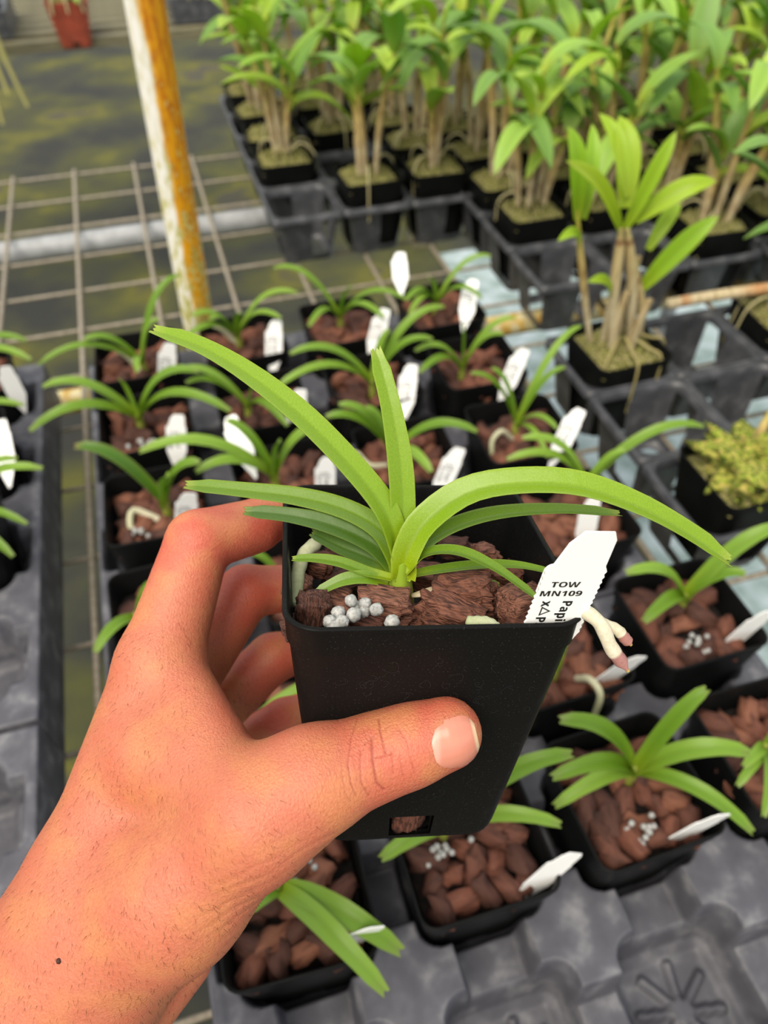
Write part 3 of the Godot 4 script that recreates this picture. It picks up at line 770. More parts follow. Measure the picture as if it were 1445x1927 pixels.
func trays() -> void:
	var kinds := [
		["seedling_tray", Vector3(0.10525, BENCH_Y, -0.526), 4, 4, 0.1075, 0.108, 0.002, 0.0025, false, "grey black plastic tray filled with orchid seedlings behind the held pot"],
		["seedling_tray", Vector3(0.145, BENCH_Y, -0.1465), 4, 3, 0.104, 0.1035, 0.003, 0.0015, true, "dusty grey plastic tray with empty star ribbed wells and a few potted seedlings"],
		["seedling_tray", Vector3(-0.2735, BENCH_Y, -0.545), 2, 4, 0.1075, 0.1075, 0.006, 0.0025, false, "blue grey plastic tray standing alone across the strip of bare wire mesh"],
		["seedling_tray", Vector3(-0.2735, BENCH_Y, -0.151), 2, 3, 0.1075, 0.1075, 0.006, 0.0025, false, "pale dusty tray with empty wells beside the wrist"],
	]
	for t in kinds:
		var o := part(t[0], tray_mesh(t[2], t[3], t[4], t[5], t[6], t[7], t[8]), M.tray, self, Transform3D(Basis.IDENTITY, t[1]))
		describe(o, t[9], "tray", "solid plastic trays on the wire bench")
	web_tray(Vector3(0.283, BENCH_Y, -1.23), 3, 5, 0.098, 0.1, 0.0, "black open web tray of cane orchids overhanging the bare wire mesh")
	web_tray(Vector3(0.558, BENCH_Y, -0.97), 3, 5, 0.101, 0.1, 0.0, "black open web tray in the middle of the cane orchids")
	web_tray(Vector3(0.52, BENCH_Y, -0.472), 3, 3, 0.103, 0.103, 0.0, "black open web tray holding mossy pots beside the seedlings")
	web_tray(Vector3(0.87, BENCH_Y, -0.95), 3, 6, 0.101, 0.1, 0.0, "black open web tray of crowded tall cane orchids past the middle tray")

func web_tray(at: Vector3, nx: int, nz: int, px: float, pz: float, turn: float, label: String) -> void:
	var t := thing("web_tray", at, label, "tray", "open web trays on the wire bench")
	t.rotation.y = turn
	var v := PackedVector3Array()
	var idx := PackedInt32Array()
	var inner := rounded_square(px * 0.5 - 0.005, 0.016, 5, 5)
	var c := inner.size()
	var low := rounded_square(px * 0.5 - 0.012, 0.012, 5, 5)
	var outer := PackedVector2Array()
	for q in inner:
		var k := 0.5 / maxf(absf(q.x), absf(q.y))
		outer.append(Vector2(q.x * k * px, q.y * k * pz))
	var rings := [[outer, 0.066], [outer, 0.074], [inner, 0.0745], [inner, 0.064]]
	for r in rings:
		for q in r[0]:
			v.append(Vector3(q.x, r[1], q.y))
	for i in rings.size() - 1:
		for j in c:
			var a := i * c + j
			var b := i * c + (j + 1) % c
			idx.append_array([a, b, a + c, b, b + c, a + c])
	var frame := commit(v, smooth_normals(v, idx), idx)
	# the basket under a cell: four tapering straps and a ring at the foot
	v = PackedVector3Array()
	idx = PackedInt32Array()
	for k in 4:
		for strap in 2:
			var j0: int = (k * 10 + (0 if strap == 0 else 7)) % c
			var s := v.size()
			for e in 4:
				var q: Vector2 = inner[(j0 + e) % c]
				var w: Vector2 = low[(j0 + e) % c] * 0.93
				v.append(Vector3(q.x, 0.066, q.y))
				v.append(Vector3(w.x, 0.003, w.y))
			for e in 3:
				idx.append_array([s + e * 2, s + e * 2 + 2, s + e * 2 + 1, s + e * 2 + 2, s + e * 2 + 3, s + e * 2 + 1])
	var s0 := v.size()
	for j in c:
		v.append(Vector3(low[j].x * 0.93, 0.012, low[j].y * 0.93))
		v.append(Vector3(low[j].x * 0.92, 0.003, low[j].y * 0.92))
		v.append(Vector3(low[j].x * 0.72, 0.003, low[j].y * 0.72))
	for j in c:
		var a := s0 + j * 3
		var b := s0 + ((j + 1) % c) * 3
		idx.append_array([a, b, a + 1, b, b + 1, a + 1, a + 1, b + 1, a + 2, b + 1, b + 2, a + 2])
	var basket := commit(v, smooth_normals(v, idx), idx)
	for i in nx:
		for k in nz:
			var x := Transform3D(Basis.IDENTITY, Vector3((i - (nx - 1) * 0.5) * px, 0, (k - (nz - 1) * 0.5) * pz))
			var cell := part("cell_frame", frame, M.web, t, x)
			part("basket", basket, M.web, cell)

# ------------------------------------------------------------------ plant tags
func tag_outline() -> PackedVector2Array:
	var p := PackedVector2Array()
	var lo := -0.003
	var hi := 0.0222
	var w := 0.0085
	var steps := 26
	p.append(Vector2(-0.001, -0.026))
	p.append(Vector2(0.001, -0.025))
	for i in steps + 1:
		p.append(Vector2(w + (0.00022 if i % 2 else -0.00022), lerpf(lo, hi - 0.001, float(i) / steps)))
	p.append(Vector2(w - 0.0008, hi))
	p.append(Vector2(w - 0.0010, 0.0310))
	p.append(Vector2(w - 0.0022, 0.0334))
	p.append(Vector2(-w + 0.0068, 0.0334))
	p.append(Vector2(-w + 0.0038, 0.0295))
	p.append(Vector2(-w + 0.0018, hi + 0.0004))
	p.append(Vector2(-w + 0.0008, hi))
	for i in steps + 1:
		p.append(Vector2(-w - (0.00022 if i % 2 else -0.00022), lerpf(hi - 0.0006, lo, float(i) / steps)))
	return p

func tag_mesh() -> ArrayMesh:
	var o := tag_outline()
	var tri := Geometry2D.triangulate_polygon(o)
	var v := PackedVector3Array()
	var n := PackedVector3Array()
	var idx := PackedInt32Array()
	var th := 0.00028
	for s in [1.0, -1.0]:
		var k := v.size()
		for q in o:
			v.append(Vector3(q.x, q.y, th * s))
			n.append(Vector3(0, 0, s))
		for i in range(0, tri.size(), 3):
			var a := o[tri[i]]
			var ccw := (o[tri[i + 1]] - a).cross(o[tri[i + 2]] - a) > 0.0
			if ccw == (s > 0.0): idx.append_array([k + tri[i], k + tri[i + 2], k + tri[i + 1]])
			else: idx.append_array([k + tri[i], k + tri[i + 1], k + tri[i + 2]])
	for i in o.size():
		var a := o[i]
		var b := o[(i + 1) % o.size()]
		var d := (b - a).orthogonal().normalized()
		var k := v.size()
		for q in [[a, th], [b, th], [a, -th], [b, -th]]:
			v.append(Vector3(q[0].x, q[0].y, q[1]))
			n.append(Vector3(-d.x, -d.y, 0))
		idx.append_array([k, k + 2, k + 1, k + 1, k + 2, k + 3])
	return commit(v, n, idx)

var letter_meshes := []
func lettering(onto: Node3D) -> void:
	if letter_meshes.is_empty():
		var font := SystemFont.new()
		font.font_names = PackedStringArray(["Droid Sans"])
		font.font_weight = 700
		# text, em size, position, turned to read down the tag
		for t in [["TOW", 0.0030, Vector2(-0.0014, 0.0158), false], ["MN109", 0.0030, Vector2(-0.0017, 0.0126), false], ["Papil", 0.0039, Vector2(0.0012, 0.0102), true], ["x", 0.0039, Vector2(-0.0046, 0.0100), true], ["Pa", 0.0039, Vector2(-0.0046, 0.0042), true]]:
			var m := TextMesh.new()
			m.text = t[0]
			m.font = font
			m.font_size = 64
			m.pixel_size = 0.001
			m.depth = 0.002
			m.curve_step = 4.0
			m.horizontal_alignment = HORIZONTAL_ALIGNMENT_LEFT if t[3] else HORIZONTAL_ALIGNMENT_CENTER
			m.vertical_alignment = VERTICAL_ALIGNMENT_CENTER
			var b := Basis(Vector3(0, 0, 1), -PI / 2) if t[3] else Basis.IDENTITY.scaled(Vector3(1.22, 0.86, 1))
			b = b.scaled(Vector3.ONE * (t[1] / 0.064))
			letter_meshes.append([m, Transform3D(b, Vector3(t[2].x, t[2].y, 0.00032))])
		# the hollow triangle between x and P
		var v := PackedVector3Array()
		var n := PackedVector3Array()
		var idx := PackedInt32Array()
		for r in [0.0020, 0.00125]:
			for k in 3:
				var a := TAU * k / 3.0 + PI / 2.0
				v.append(Vector3(cos(a) * r, sin(a) * r, 0.00004))
				n.append(Vector3(0, 0, 1))
		for k in 3:
			var e := (k + 1) % 3
			idx.append_array([k, 3 + k, e, e, 3 + k, 3 + e])
		letter_meshes.append([commit(v, n, idx), Transform3D(Basis(Vector3(0, 0, 1), -PI / 2), Vector3(-0.0046, 0.0062, 0.00034))])
	for l in letter_meshes:
		part("lettering", l[0], M.ink, onto, l[1])

func tag_label(id: int, i: int) -> String:
	var nth := ["first", "second", "third", "fourth"]
	if i == 3: return "tall blank white plant tag leaning between pots of the row nearest the post"
	if i == 11: return "long blank white plant tag lying tilted among the seedlings"
	if id <= 16: return "printed white tag, %s row from the rusty post, %s pot from the bare strip" % [nth[(id - 1) / 4], nth[(id - 1) % 4]]
	return {17: "white tag in the pot of pale bark with the broad leaf laid across", 18: "white tag in the pot with the bare looping root", 19: "white tag in the pot of the star shaped six leaved seedling", 21: "white tag in the pot with the line of white pellets", 22: "white tag behind the two broad leaves hanging over a rim"}.get(id, "white tag in the tray across the bare strip, %s pot from its far end" % nth[clampi(id - 25, 0, 3)])

func bench_tags() -> void:
	for i in BENCH_TAGS.size():
		var t: Array = BENCH_TAGS[i]
		var long: Vector3 = (t[2] - t[1]).normalized()
		var side := (Vector3(1, 0.0, 0.12) - long * Vector3(1, 0.0, 0.12).dot(long)).normalized()
		var o := thing("plant_tag", Vector3.ZERO, tag_label(t[0], i), "plant tag", "white tags in the seedling pots")
		# where the tag leaves the pot, its head about 3 cm above the rim
		o.transform = Transform3D(Basis(side, long, side.cross(long)), t[2] - long * 0.0334)
		part("blade", tag_shape, M.tag, o)
		if t[0] < 13 and i != 3 and i != 11: lettering(o)

# ------------------------------------------------------------------ seedlings in the trays
func lin(r: float, g: float, b: float) -> Color:
	return Color(r / 255.0, g / 255.0, b / 255.0).srgb_to_linear()

func strap_line(from: Vector3, to: Vector3) -> PackedVector3Array:
	var d := to - from
	var flat := Vector3(d.x, 0, d.z)
	var lift: float = clampf(flat.length() * 0.42, 0.006, 0.04)
	var mid := from + flat * 0.42 + Vector3(0, maxf(d.y, 0.0) * 0.75 + lift, 0)
	var out := PackedVector3Array()
	for i in 11:
		var f := i / 10.0
		out.append(from.lerp(mid, f).lerp(mid.lerp(to, f), f))
	return out

func place(id: int) -> String:
	var nth := ["first", "second", "third", "fourth"]
	if id <= 16: return "strap leaved seedling, %s row from the rusty post, %s from the bare wire strip" % [nth[(id - 1) / 4], nth[(id - 1) % 4]]
	if id >= 25: return "strap leaved seedling in the tray across the bare strip, %s from its end" % nth[id - 25]
	return "strap leaved seedling in a black pot hidden behind the hand, in the dusty tray" if id == 24 else "strap leaved seedling in a black pot between the fingers and the held pot"

func bench_orchids() -> void:
	var say := {
		5: "seedling orchid with long leaves arching out over the bare wire strip, in a black pot",
		9: "seedling orchid with one broad leaf whose tip is dried brown, in a black pot",
		12: "seedling orchid with narrow grassy leaves and a pale curling root, in a black pot",
		16: "seedling orchid sending one long straight leaf towards the open web tray",
		17: "black pot of pale bark and white pellets with one broad leaf laid across",
		19: "star shaped six leaved seedling orchid in a black pot at the dusty empty wells",
		20: "seedling orchid with drooping leaves in the black pot next to the star shaped one",
		21: "black pot of big bark chips and a line of white pellets under the held pot",
		22: "black pot of bark under the wrist with two broad leaves hanging over its rim",
		18: "black pot of bark with a bare white root looping over its rim",
		7: "seedling orchid with one broad upright leaf and many arching ones, in a black pot",
	}
	var pellets_at := {5: Vector2(-0.006, 0.022), 9: Vector2(-0.012, 0.024), 17: Vector2(-0.004, 0.023), 19: Vector2(-0.002, 0.026), 21: Vector2(-0.018, 0.0), 22: Vector2(0.004, -0.012), 23: Vector2(-0.015, 0.02)}
	var bed := PlaneMesh.new()
	bed.size = Vector2(0.072, 0.072)
	for e in ORCHIDS:
		var id: int = e[0]
		var o := thing("potted_orchid", Vector3(e[1].x, RIM_Y, e[1].y), say.get(id, place(id)), "potted plant", "seedling orchids in the solid trays")
		o.rotation.y = rng.randf_range(-0.05, 0.05)
		part("pot", pot_shape, M.pot, o)
		part("bark_bed", bed, M.bed, o, Transform3D(Basis.IDENTITY, Vector3(0, -0.0235, 0)))
		for a in 5:
			for b in 5:
				if rng.randf() < 0.06: continue
				var at := Vector3((a - 2) * 0.0142 + rng.randf_range(-0.003, 0.003), -0.0185 + rng.randf_range(-0.002, 0.0045), (b - 2) * 0.0142 + rng.randf_range(-0.003, 0.003))
				at.x = clampf(at.x, -0.0265, 0.0265)
				at.z = clampf(at.z, -0.0265, 0.0265)
				var turn := Basis(Vector3(0, 1, 0), rng.randf() * TAU) * Basis(Vector3(1, 0, 0), PI / 2 + rng.randf_range(-0.6, 0.6)) * Basis(Vector3(0, 1, 0), rng.randf() * TAU)
				part("bark_chip", bark_meshes[rng.randi() % 6], M.bark[rng.randi() % 4], o, Transform3D(turn.scaled(Vector3.ONE * rng.randf_range(0.85, 1.15)), at))
		var root: Vector3 = e[2]
		part("stem", tube(PackedVector3Array([root + Vector3(0, -0.010, 0), root + Vector3(0, 0.0, 0), root + Vector3(0, 0.010, 0)]), func(f): return 0.0042 - 0.0014 * f, 8, func(_f): return lin(150, 165, 70)), M.cane, o)
		var li := 0
		for tip in e[5]:
			var shade := rng.randf()
			var blade := lin(120, 162, 42).lerp(lin(152, 190, 70), shade)
			var col := [lin(156, 182, 44), blade, lin(150, 160, 90)]
			if id == 9 and li == 0: col = [lin(120, 160, 40), lin(96, 140, 44), lin(170, 130, 90)]
			var line := strap_line(root + Vector3(0, 0.004, 0), tip)
			var dir: Vector3 = (tip - root)
			dir.y = 0
			part("leaf", leaf(line, e[3] * rng.randf_range(1.0, 1.28), (Vector3(0, 1, 0.25) - dir.normalized() * 0.45).normalized(), 0.38, col, 0, 4), M.leaf, o)
			li += 1
		if pellets_at.has(id):
			for k in 11:
				var at2: Vector2 = pellets_at[id] + Vector2(rng.randfn(0, 0.006), rng.randfn(0, 0.0035))
				part("fertiliser_pellet", pellet_meshes[k % 4], M.pellet, o, Transform3D(Basis(Vector3(0.3, 1, 0.2).normalized(), rng.randf() * TAU), Vector3(clampf(at2.x, -0.032, 0.032), -0.0085 + rng.randf_range(-0.001, 0.0015), clampf(at2.y, -0.032, 0.032))))
		var white := func(f: float) -> Color: return lin(205, 200, 180).lerp(lin(180, 185, 150), f)
		match id:
			12: part("root", tube(curve([root + Vector3(-0.004, -0.006, 0.004), root + Vector3(-0.016, 0.008, 0.006), root + Vector3(-0.026, 0.002, 0.010), root + Vector3(-0.028, -0.010, 0.018)], 12), func(f): return 0.0026 - 0.0006 * f, 8, white), M.root, o)
			11: part("root", tube(curve([root + Vector3(-0.006, -0.006, 0.0), root + Vector3(-0.022, 0.002, 0.004), root + Vector3(-0.030, 0.006, -0.010), root + Vector3(-0.034, -0.006, -0.020)], 12), func(f): return 0.0026 - 0.0006 * f, 8, white), M.root, o)
			9: part("root", tube(curve([root + Vector3(-0.008, -0.006, 0.004), root + Vector3(-0.026, 0.002, -0.004), root + Vector3(-0.030, -0.004, 0.010), root + Vector3(-0.020, -0.006, 0.016)], 12), func(f): return 0.0030 - 0.0006 * f, 8, white), M.root, o)
			18: part("root", tube(curve([Vector3(0.006, -0.012, 0.022), Vector3(0.006, 0.006, 0.034), Vector3(0.008, 0.003, 0.045), Vector3(0.010, -0.028, 0.0445)], 14), func(f): return 0.0026 - 0.0004 * f, 8, white), M.root, o)
			2, 1: part("root", tube(curve([root + Vector3(0, -0.006, 0), root + Vector3(-0.014, 0.014, -0.006), root + Vector3(-0.022, 0.018, -0.010)], 8), func(f): return 0.0030 - 0.0006 * f, 8, white), M.root, o)

# ------------------------------------------------------------------ cane orchids in the open trays
var blade_meshes := []
func blade(i: int, tint: int) -> ArrayMesh:
	if blade_meshes.is_empty():
		var tints := [[lin(186, 202, 70), lin(172, 210, 92), lin(195, 208, 120)], [lin(202, 212, 70), lin(190, 218, 84), lin(205, 212, 110)], [lin(155, 182, 74), lin(142, 184, 88), lin(160, 182, 104)]]
		for l in leaf_shapes:
			for t in tints:
				var line := PackedVector3Array()
				for p in l: line.append(p * 0.075)
				blade_meshes.append(leaf(line, 0.023, Vector3(0, 1, -0.35).normalized(), 0.22, t, 1, 4))
	return blade_meshes[i * 3 + tint]

func cane_tint(f: float) -> Color:
	var c := lin(206, 194, 164).lerp(lin(204, 182, 124), smoothstep(0.15, 0.5, f)).lerp(lin(186, 186, 76), smoothstep(0.55, 0.9, f))
	return c.lerp(lin(120, 82, 40), 0.35 if fposmod(f * 6.0, 1.0) < 0.16 else 0.0)

func cane_pot(called: String, at: Vector3, turn: float, label: String, group: String) -> Node3D:
	var o := thing(called, at, label, "potted plant", group)
	o.rotation.y = turn
	part("pot", pot_shape, M.pot, o)
	part("moss", moss_shapes[rng.randi() % 3], M.moss, o, Transform3D(Basis(Vector3.UP, PI / 2 * (rng.randi() % 4)), Vector3(0, -0.002, 0)))
	return o

func cane_orchid(at: Vector3, high: float, label: String, group: String) -> void:
	var o := cane_pot("cane_orchid", at, rng.randf_range(-0.1, 0.1), label, group)
	for k in rng.randi_range(3, 5):
		var az := rng.randf() * TAU
		var foot := Vector3(cos(az), 0, sin(az)) * rng.randf_range(0.004, 0.018)
		var h := high * rng.randf_range(0.45, 1.0) if k else high
		var lean := Vector3(cos(az), 0, sin(az)) * h * rng.randf_range(0.02, 0.3)
		var line := curve([foot + Vector3(0, -0.006, 0), foot + lean * 0.2 + Vector3(0, h * 0.35, 0), foot + lean * 0.55 + Vector3(0, h * 0.7, 0), foot + lean + Vector3(0, h, 0)], 12)
		var thick := rng.randf_range(0.0036, 0.0056)
		part("cane", tube(line, func(f): return thick * (0.7 + 0.5 * sin(PI * clampf(f * 1.1, 0, 1)) - 0.35 * f) * (1.12 if fposmod(f * 6.0, 1.0) < 0.1 else 1.0), 8, cane_tint), M.cane, o)
		var turn := rng.randf() * TAU
		for j in rng.randi_range(2, 4):
			var f := 1.0 - j * rng.randf_range(0.09, 0.13)
			var p := line[int(clampf(f, 0.25, 1.0) * 12.0)]
			turn += PI + rng.randf_range(-0.6, 0.6)
			var b := Basis(Vector3.UP, turn) * Basis(Vector3.RIGHT, -0.55 * (1.0 - j * 0.2) + rng.randf_range(-0.2, 0.25))
			part("leaf", blade(rng.randi() % 5, rng.randi() % 3), M.leaf, o, Transform3D(b.scaled(Vector3.ONE * rng.randf_range(0.85, 1.3)), p))
	for k in 3:
		var az := rng.randf() * TAU
		var d := Vector3(cos(az), 0, sin(az))
		part("root", tube(curve([d * 0.008 + Vector3(0, 0.004, 0), d * 0.026 + Vector3(0, 0.016, 0), d * 0.043 + Vector3(0, 0.004, 0), d * rng.randf_range(0.044, 0.05) + Vector3(0, -rng.randf_range(0.01, 0.05), 0)], 10), func(f): return 0.0017 - 0.0006 * f, 6, func(_f): return lin(188, 180, 140)), M.root, o)

func cane_orchids() -> void:
	var E := Vector3(0.283, RIM_Y, -1.23)
	var nth := ["first", "second", "third", "fourth", "fifth", "sixth"]
	var g := "cane orchids in the open web trays"
	for k in 5:
		for i in 3:
			if (k == 4 and i == 0) or (k == 3 and i == 1): continue
			cane_orchid(E + Vector3((i - 1) * 0.098, rng.randf_range(0.0, 0.006), (k - 2) * 0.1), rng.randf_range(0.15, 0.23), "cane orchid, %s row from the seedlings, %s from the bare mesh, overhanging tray" % [nth[4 - k], nth[i]], g)
	var F := Vector3(0.558, RIM_Y, -0.97)
	for k in 5:
		for i in 3:
			if k == 4 and i < 2: continue
			cane_orchid(F + Vector3((i - 1) * 0.101, rng.randf_range(0.0, 0.006), (k - 2) * 0.1), rng.randf_range(0.16, 0.23), "cane orchid in the middle web tray, %s row from the lone tall one, %s across" % [nth[4 - k], nth[i]], g)
	var G := Vector3(0.87, RIM_Y, -0.95)
	for k in 6:
		for i in 3:
			if (k == 5 and i > 0) or (i == 2 and k > 3): continue
			cane_orchid(G + Vector3((i - 1) * 0.101, 0, (k - 2.5) * 0.1), rng.randf_range(0.17, 0.25), "tall cane orchid past the middle tray, %s row from the stick, %s across" % [nth[5 - k], nth[i]], g)
	# the one that stands apart at the near corner
	var o := cane_pot("cane_orchid", Vector3(0.417, RIM_Y, -0.565), 0.03, "tall cane orchid with bright upright leaves standing alone in a mossy pot", g)
	for c in FRONT_CANES:
		var line := curve(c[0], 14)
		var r: float = c[1]
		var pale: bool = c[2] == 1
		part("cane", tube(line, func(f): return r * (0.75 + 0.4 * sin(PI * clampf(f * 1.05, 0, 1)) - 0.3 * f), 10, func(f): return cane_tint(f * (0.75 if pale else 1.0)).lerp(lin(200, 192, 165), 0.35 if pale else 0.0).lerp(lin(120, 56, 24), 0.8 if pale and absf(f - 0.80) < 0.045 else 0.0)), M.cane, o)
	for c in FRONT_CANE_LEAVES:
		var d: Vector3 = c[1] - c[0]
		var line := PackedVector3Array()
		for i in 10:
			var f := i / 9.0
			line.append(c[0].lerp(c[1], f) + Vector3(0, 0.012 * sin(PI * f), 0.004 * sin(PI * f)))
		part("leaf", leaf(line, c[2], Vector3(-0.2, 0.75, 0.65), 0.25, [lin(160, 185, 40), lin(156, 202, 52).lerp(lin(182, 206, 44), rng.randf()), lin(190, 200, 90)], 1, 6), M.leaf, o)
	for k in 5:
		var sa := k * 1.25
		var f0 := Vector3(cos(sa) * 0.016, -0.004, sin(sa) * 0.012)
		part("cane", tube(curve([f0, f0 * Vector3(1.2, 0, 1.2) + Vector3(0, 0.025 + 0.006 * k, 0), f0 * Vector3(1.3, 0, 1.3) + Vector3(0.003, 0.045 + 0.010 * k, 0)], 8), func(f): return 0.0046 - 0.0018 * f, 8, func(f): return lin(206, 196, 168).lerp(lin(176, 150, 96), f * 0.6)), M.cane, o)
	for k in 4:
		var az := 0.3 + k * 0.7
		var q := Vector3(cos(az), 0, sin(az))
		part("root", tube(curve([q * 0.010 + Vector3(0, 0.012, 0), q * 0.030 + Vector3(0, 0.006, 0), q * 0.0455 + Vector3(0, 0.001, 0), q * 0.047 + Vector3(0, -0.03 - 0.012 * (k % 3), 0)], 10), func(f): return 0.0018 - 0.0007 * f, 6, func(_f): return lin(160, 150, 100)), M.root, o)
	# low mossy pots of the near open tray
	var q1 := cane_pot("mossy_pot", Vector3(0.430, RIM_Y - 0.002, -0.369), 0.02, "black pot heaped with green moss, its orchid cut back to a stub", "mossy pots of the near open tray")
	part("moss", lump(Vector3(0.066, 0.034, 0.066), 77, 0.7, 20, 30, 0.85, 0.25), M.green_moss, q1, Transform3D(Basis.IDENTITY, Vector3(0.004, 0.006, -0.002)))
	part("cane", tube(curve([Vector3(0.012, 0, -0.01), Vector3(0.016, 0.025, -0.014), Vector3(0.028, 0.05, -0.02)], 8), func(f): return 0.0045 - 0.001 * f, 8, cane_tint), M.cane, q1)
	cane_orchid(Vector3(0.618, RIM_Y, -0.572), 0.17, "cane orchid in a black pot behind the dry stick", g)
	cane_orchid(Vector3(0.622, RIM_Y, -0.470), 0.13, "short cane orchid in a black pot between the dry stick and the mossy pot", g)
	var stick := part("dry_stick", tube(curve([Vector3(0.489, RIM_Y + 0.012, -0.598), Vector3(0.54, RIM_Y + 0.018, -0.590), Vector3(0.66, RIM_Y + 0.03, -0.566)], 10), func(_f): return 0.0058, 10, func(f): return lin(205, 190, 160).lerp(lin(190, 120, 50), 0.7 if fposmod(f * 4.0 + 0.2, 1.0) < 0.16 else 0.0)), M.cane, self)
	describe(stick, "dry pale cane with orange joints lying across the open web tray", "stick")

# ------------------------------------------------------------------ the bench across the aisle
func far_bench() -> void:
	var b := thing("timber_bench", Vector3(0, 0, -2.24), "weathered timber bench across the aisle with pots on it", "bench")
	part("front_rail", slab(Vector3(1.9, 0.022, 0.03), Vector3(0, 0.70, 0.06)), M.timber, b)
	for i in 7:
		part("slat", slab(Vector3(1.9, 0.014, 0.035), Vector3(0, 0.705, -0.01 - 0.062 * i)), M.timber, b)
	for x in [-0.8, 0.8]:
		part("leg", slab(Vector3(0.05, 0.69, 0.05), Vector3(x, 0.345, -0.05)), M.timber, b)
	var tray_m := tray_mesh(3, 2, 0.094, 0.093, 0.006, 0.004, false)
	for x in [-0.40, 0.27]:
		var t := part("seedling_tray", tray_m, M.web, self, Transform3D(Basis.IDENTITY, Vector3(x, 0.713, -2.30)))
		describe(t, "black plastic tray on the timber bench across the aisle", "tray", "trays across the aisle")
	var spots := [Vector3(-0.494, 0.812, -2.2465), Vector3(-0.40, 0.812, -2.2465), Vector3(-0.306, 0.812, -2.2465), Vector3(0.176, 0.812, -2.2465), Vector3(0.27, 0.812, -2.2465), Vector3(0.364, 0.812, -2.2465)]
	for s in spots:
		var o := cane_pot("distant_orchid", s, 0.0, "pale orchid with loose roots in a black pot across the aisle", "orchids across the aisle")
		for k in 7:
			var az := rng.randf() * TAU
			part("leaf", blade(rng.randi() % 5, 2 if k % 2 else 0), M.leaf, o, Transform3D((Basis(Vector3.UP, az) * Basis(Vector3.RIGHT, -0.3)).scaled(Vector3.ONE * rng.randf_range(0.5, 0.9)), Vector3(cos(az), 0.5, sin(az)) * 0.012))
		for k in 4:
			var az := PI * 0.5 + rng.randf_range(-1.1, 1.1)
			var q := Vector3(cos(az), 0, sin(az))
			part("root", tube(curve([q * 0.01 + Vector3(0, 0.004, 0), q * 0.035 + Vector3(0, 0.012, 0), q * 0.05 + Vector3(0, -0.01, 0), q * 0.056 + Vector3(0, -rng.randf_range(0.04, 0.09), 0)], 10), func(f): return 0.0028 - 0.001 * f, 6, func(_f): return lin(190, 184, 150)), M.root, o)
	var r := thing("red_plastic_pot", Vector3(-0.112, 0.79, -2.185), "terracotta red plastic pot with a pale orchid across the aisle", "potted plant")
	part("pot", pot_mesh(0.094, 0.066, 0.095, 3), M.red_pot, r)
	part("moss", moss_shapes[0], M.moss, r)
	for k in 9:
		var az := rng.randf() * TAU
		part("leaf", blade(rng.randi() % 5, 0), M.leaf, r, Transform3D((Basis(Vector3.UP, az) * Basis(Vector3.RIGHT, -0.5)).scaled(Vector3.ONE * rng.randf_range(0.6, 1.0)), Vector3(cos(az), 0.2, sin(az)) * 0.014))
	for k in 3:
		part("root", tube(curve([Vector3(-0.02 + 0.02 * k, 0.0, 0.02), Vector3(-0.03 + 0.03 * k, 0.012, 0.045), Vector3(-0.034 + 0.034 * k, -0.02, 0.054)], 8), func(f): return 0.003 - 0.001 * f, 6, func(_f): return lin(200, 190, 150)), M.root, r)
	# long roots that dangle from the edge of that bench
	var h := thing("dangling_orchid", Vector3(-0.30, 0.84, -2.07), "orchid with long yellowish roots dangling off the bench edge across the aisle", "potted plant")
	part("stem", tube(curve([Vector3(-0.02, -0.06, -0.03), Vector3(0, 0.0, 0), Vector3(0.01, 0.05, 0.01)], 6), func(_f): return 0.006, 8, func(_f): return lin(150, 150, 80)), M.cane, h)
	for k in 5:
		var x := -0.05 + 0.02 * k
		part("root", tube(curve([Vector3(0, 0.0, 0), Vector3(x, -0.03, 0.03), Vector3(x + 0.008, -0.12 - 0.02 * (k % 2), 0.04), Vector3(x + 0.03 * (k - 2) * 0.4, -0.19 - 0.03 * (k % 3), 0.045)], 14), func(f): return 0.0068 - 0.003 * f, 7, func(f): return lin(176, 172, 110).lerp(lin(190, 185, 120), f)), M.root, h)
	for k in 4:
		part("leaf", blade(k, 0), M.leaf, h, Transform3D(Basis(Vector3.UP, k * 1.6).scaled(Vector3.ONE * 1.3), Vector3(0.01, 0.04, 0.01)))

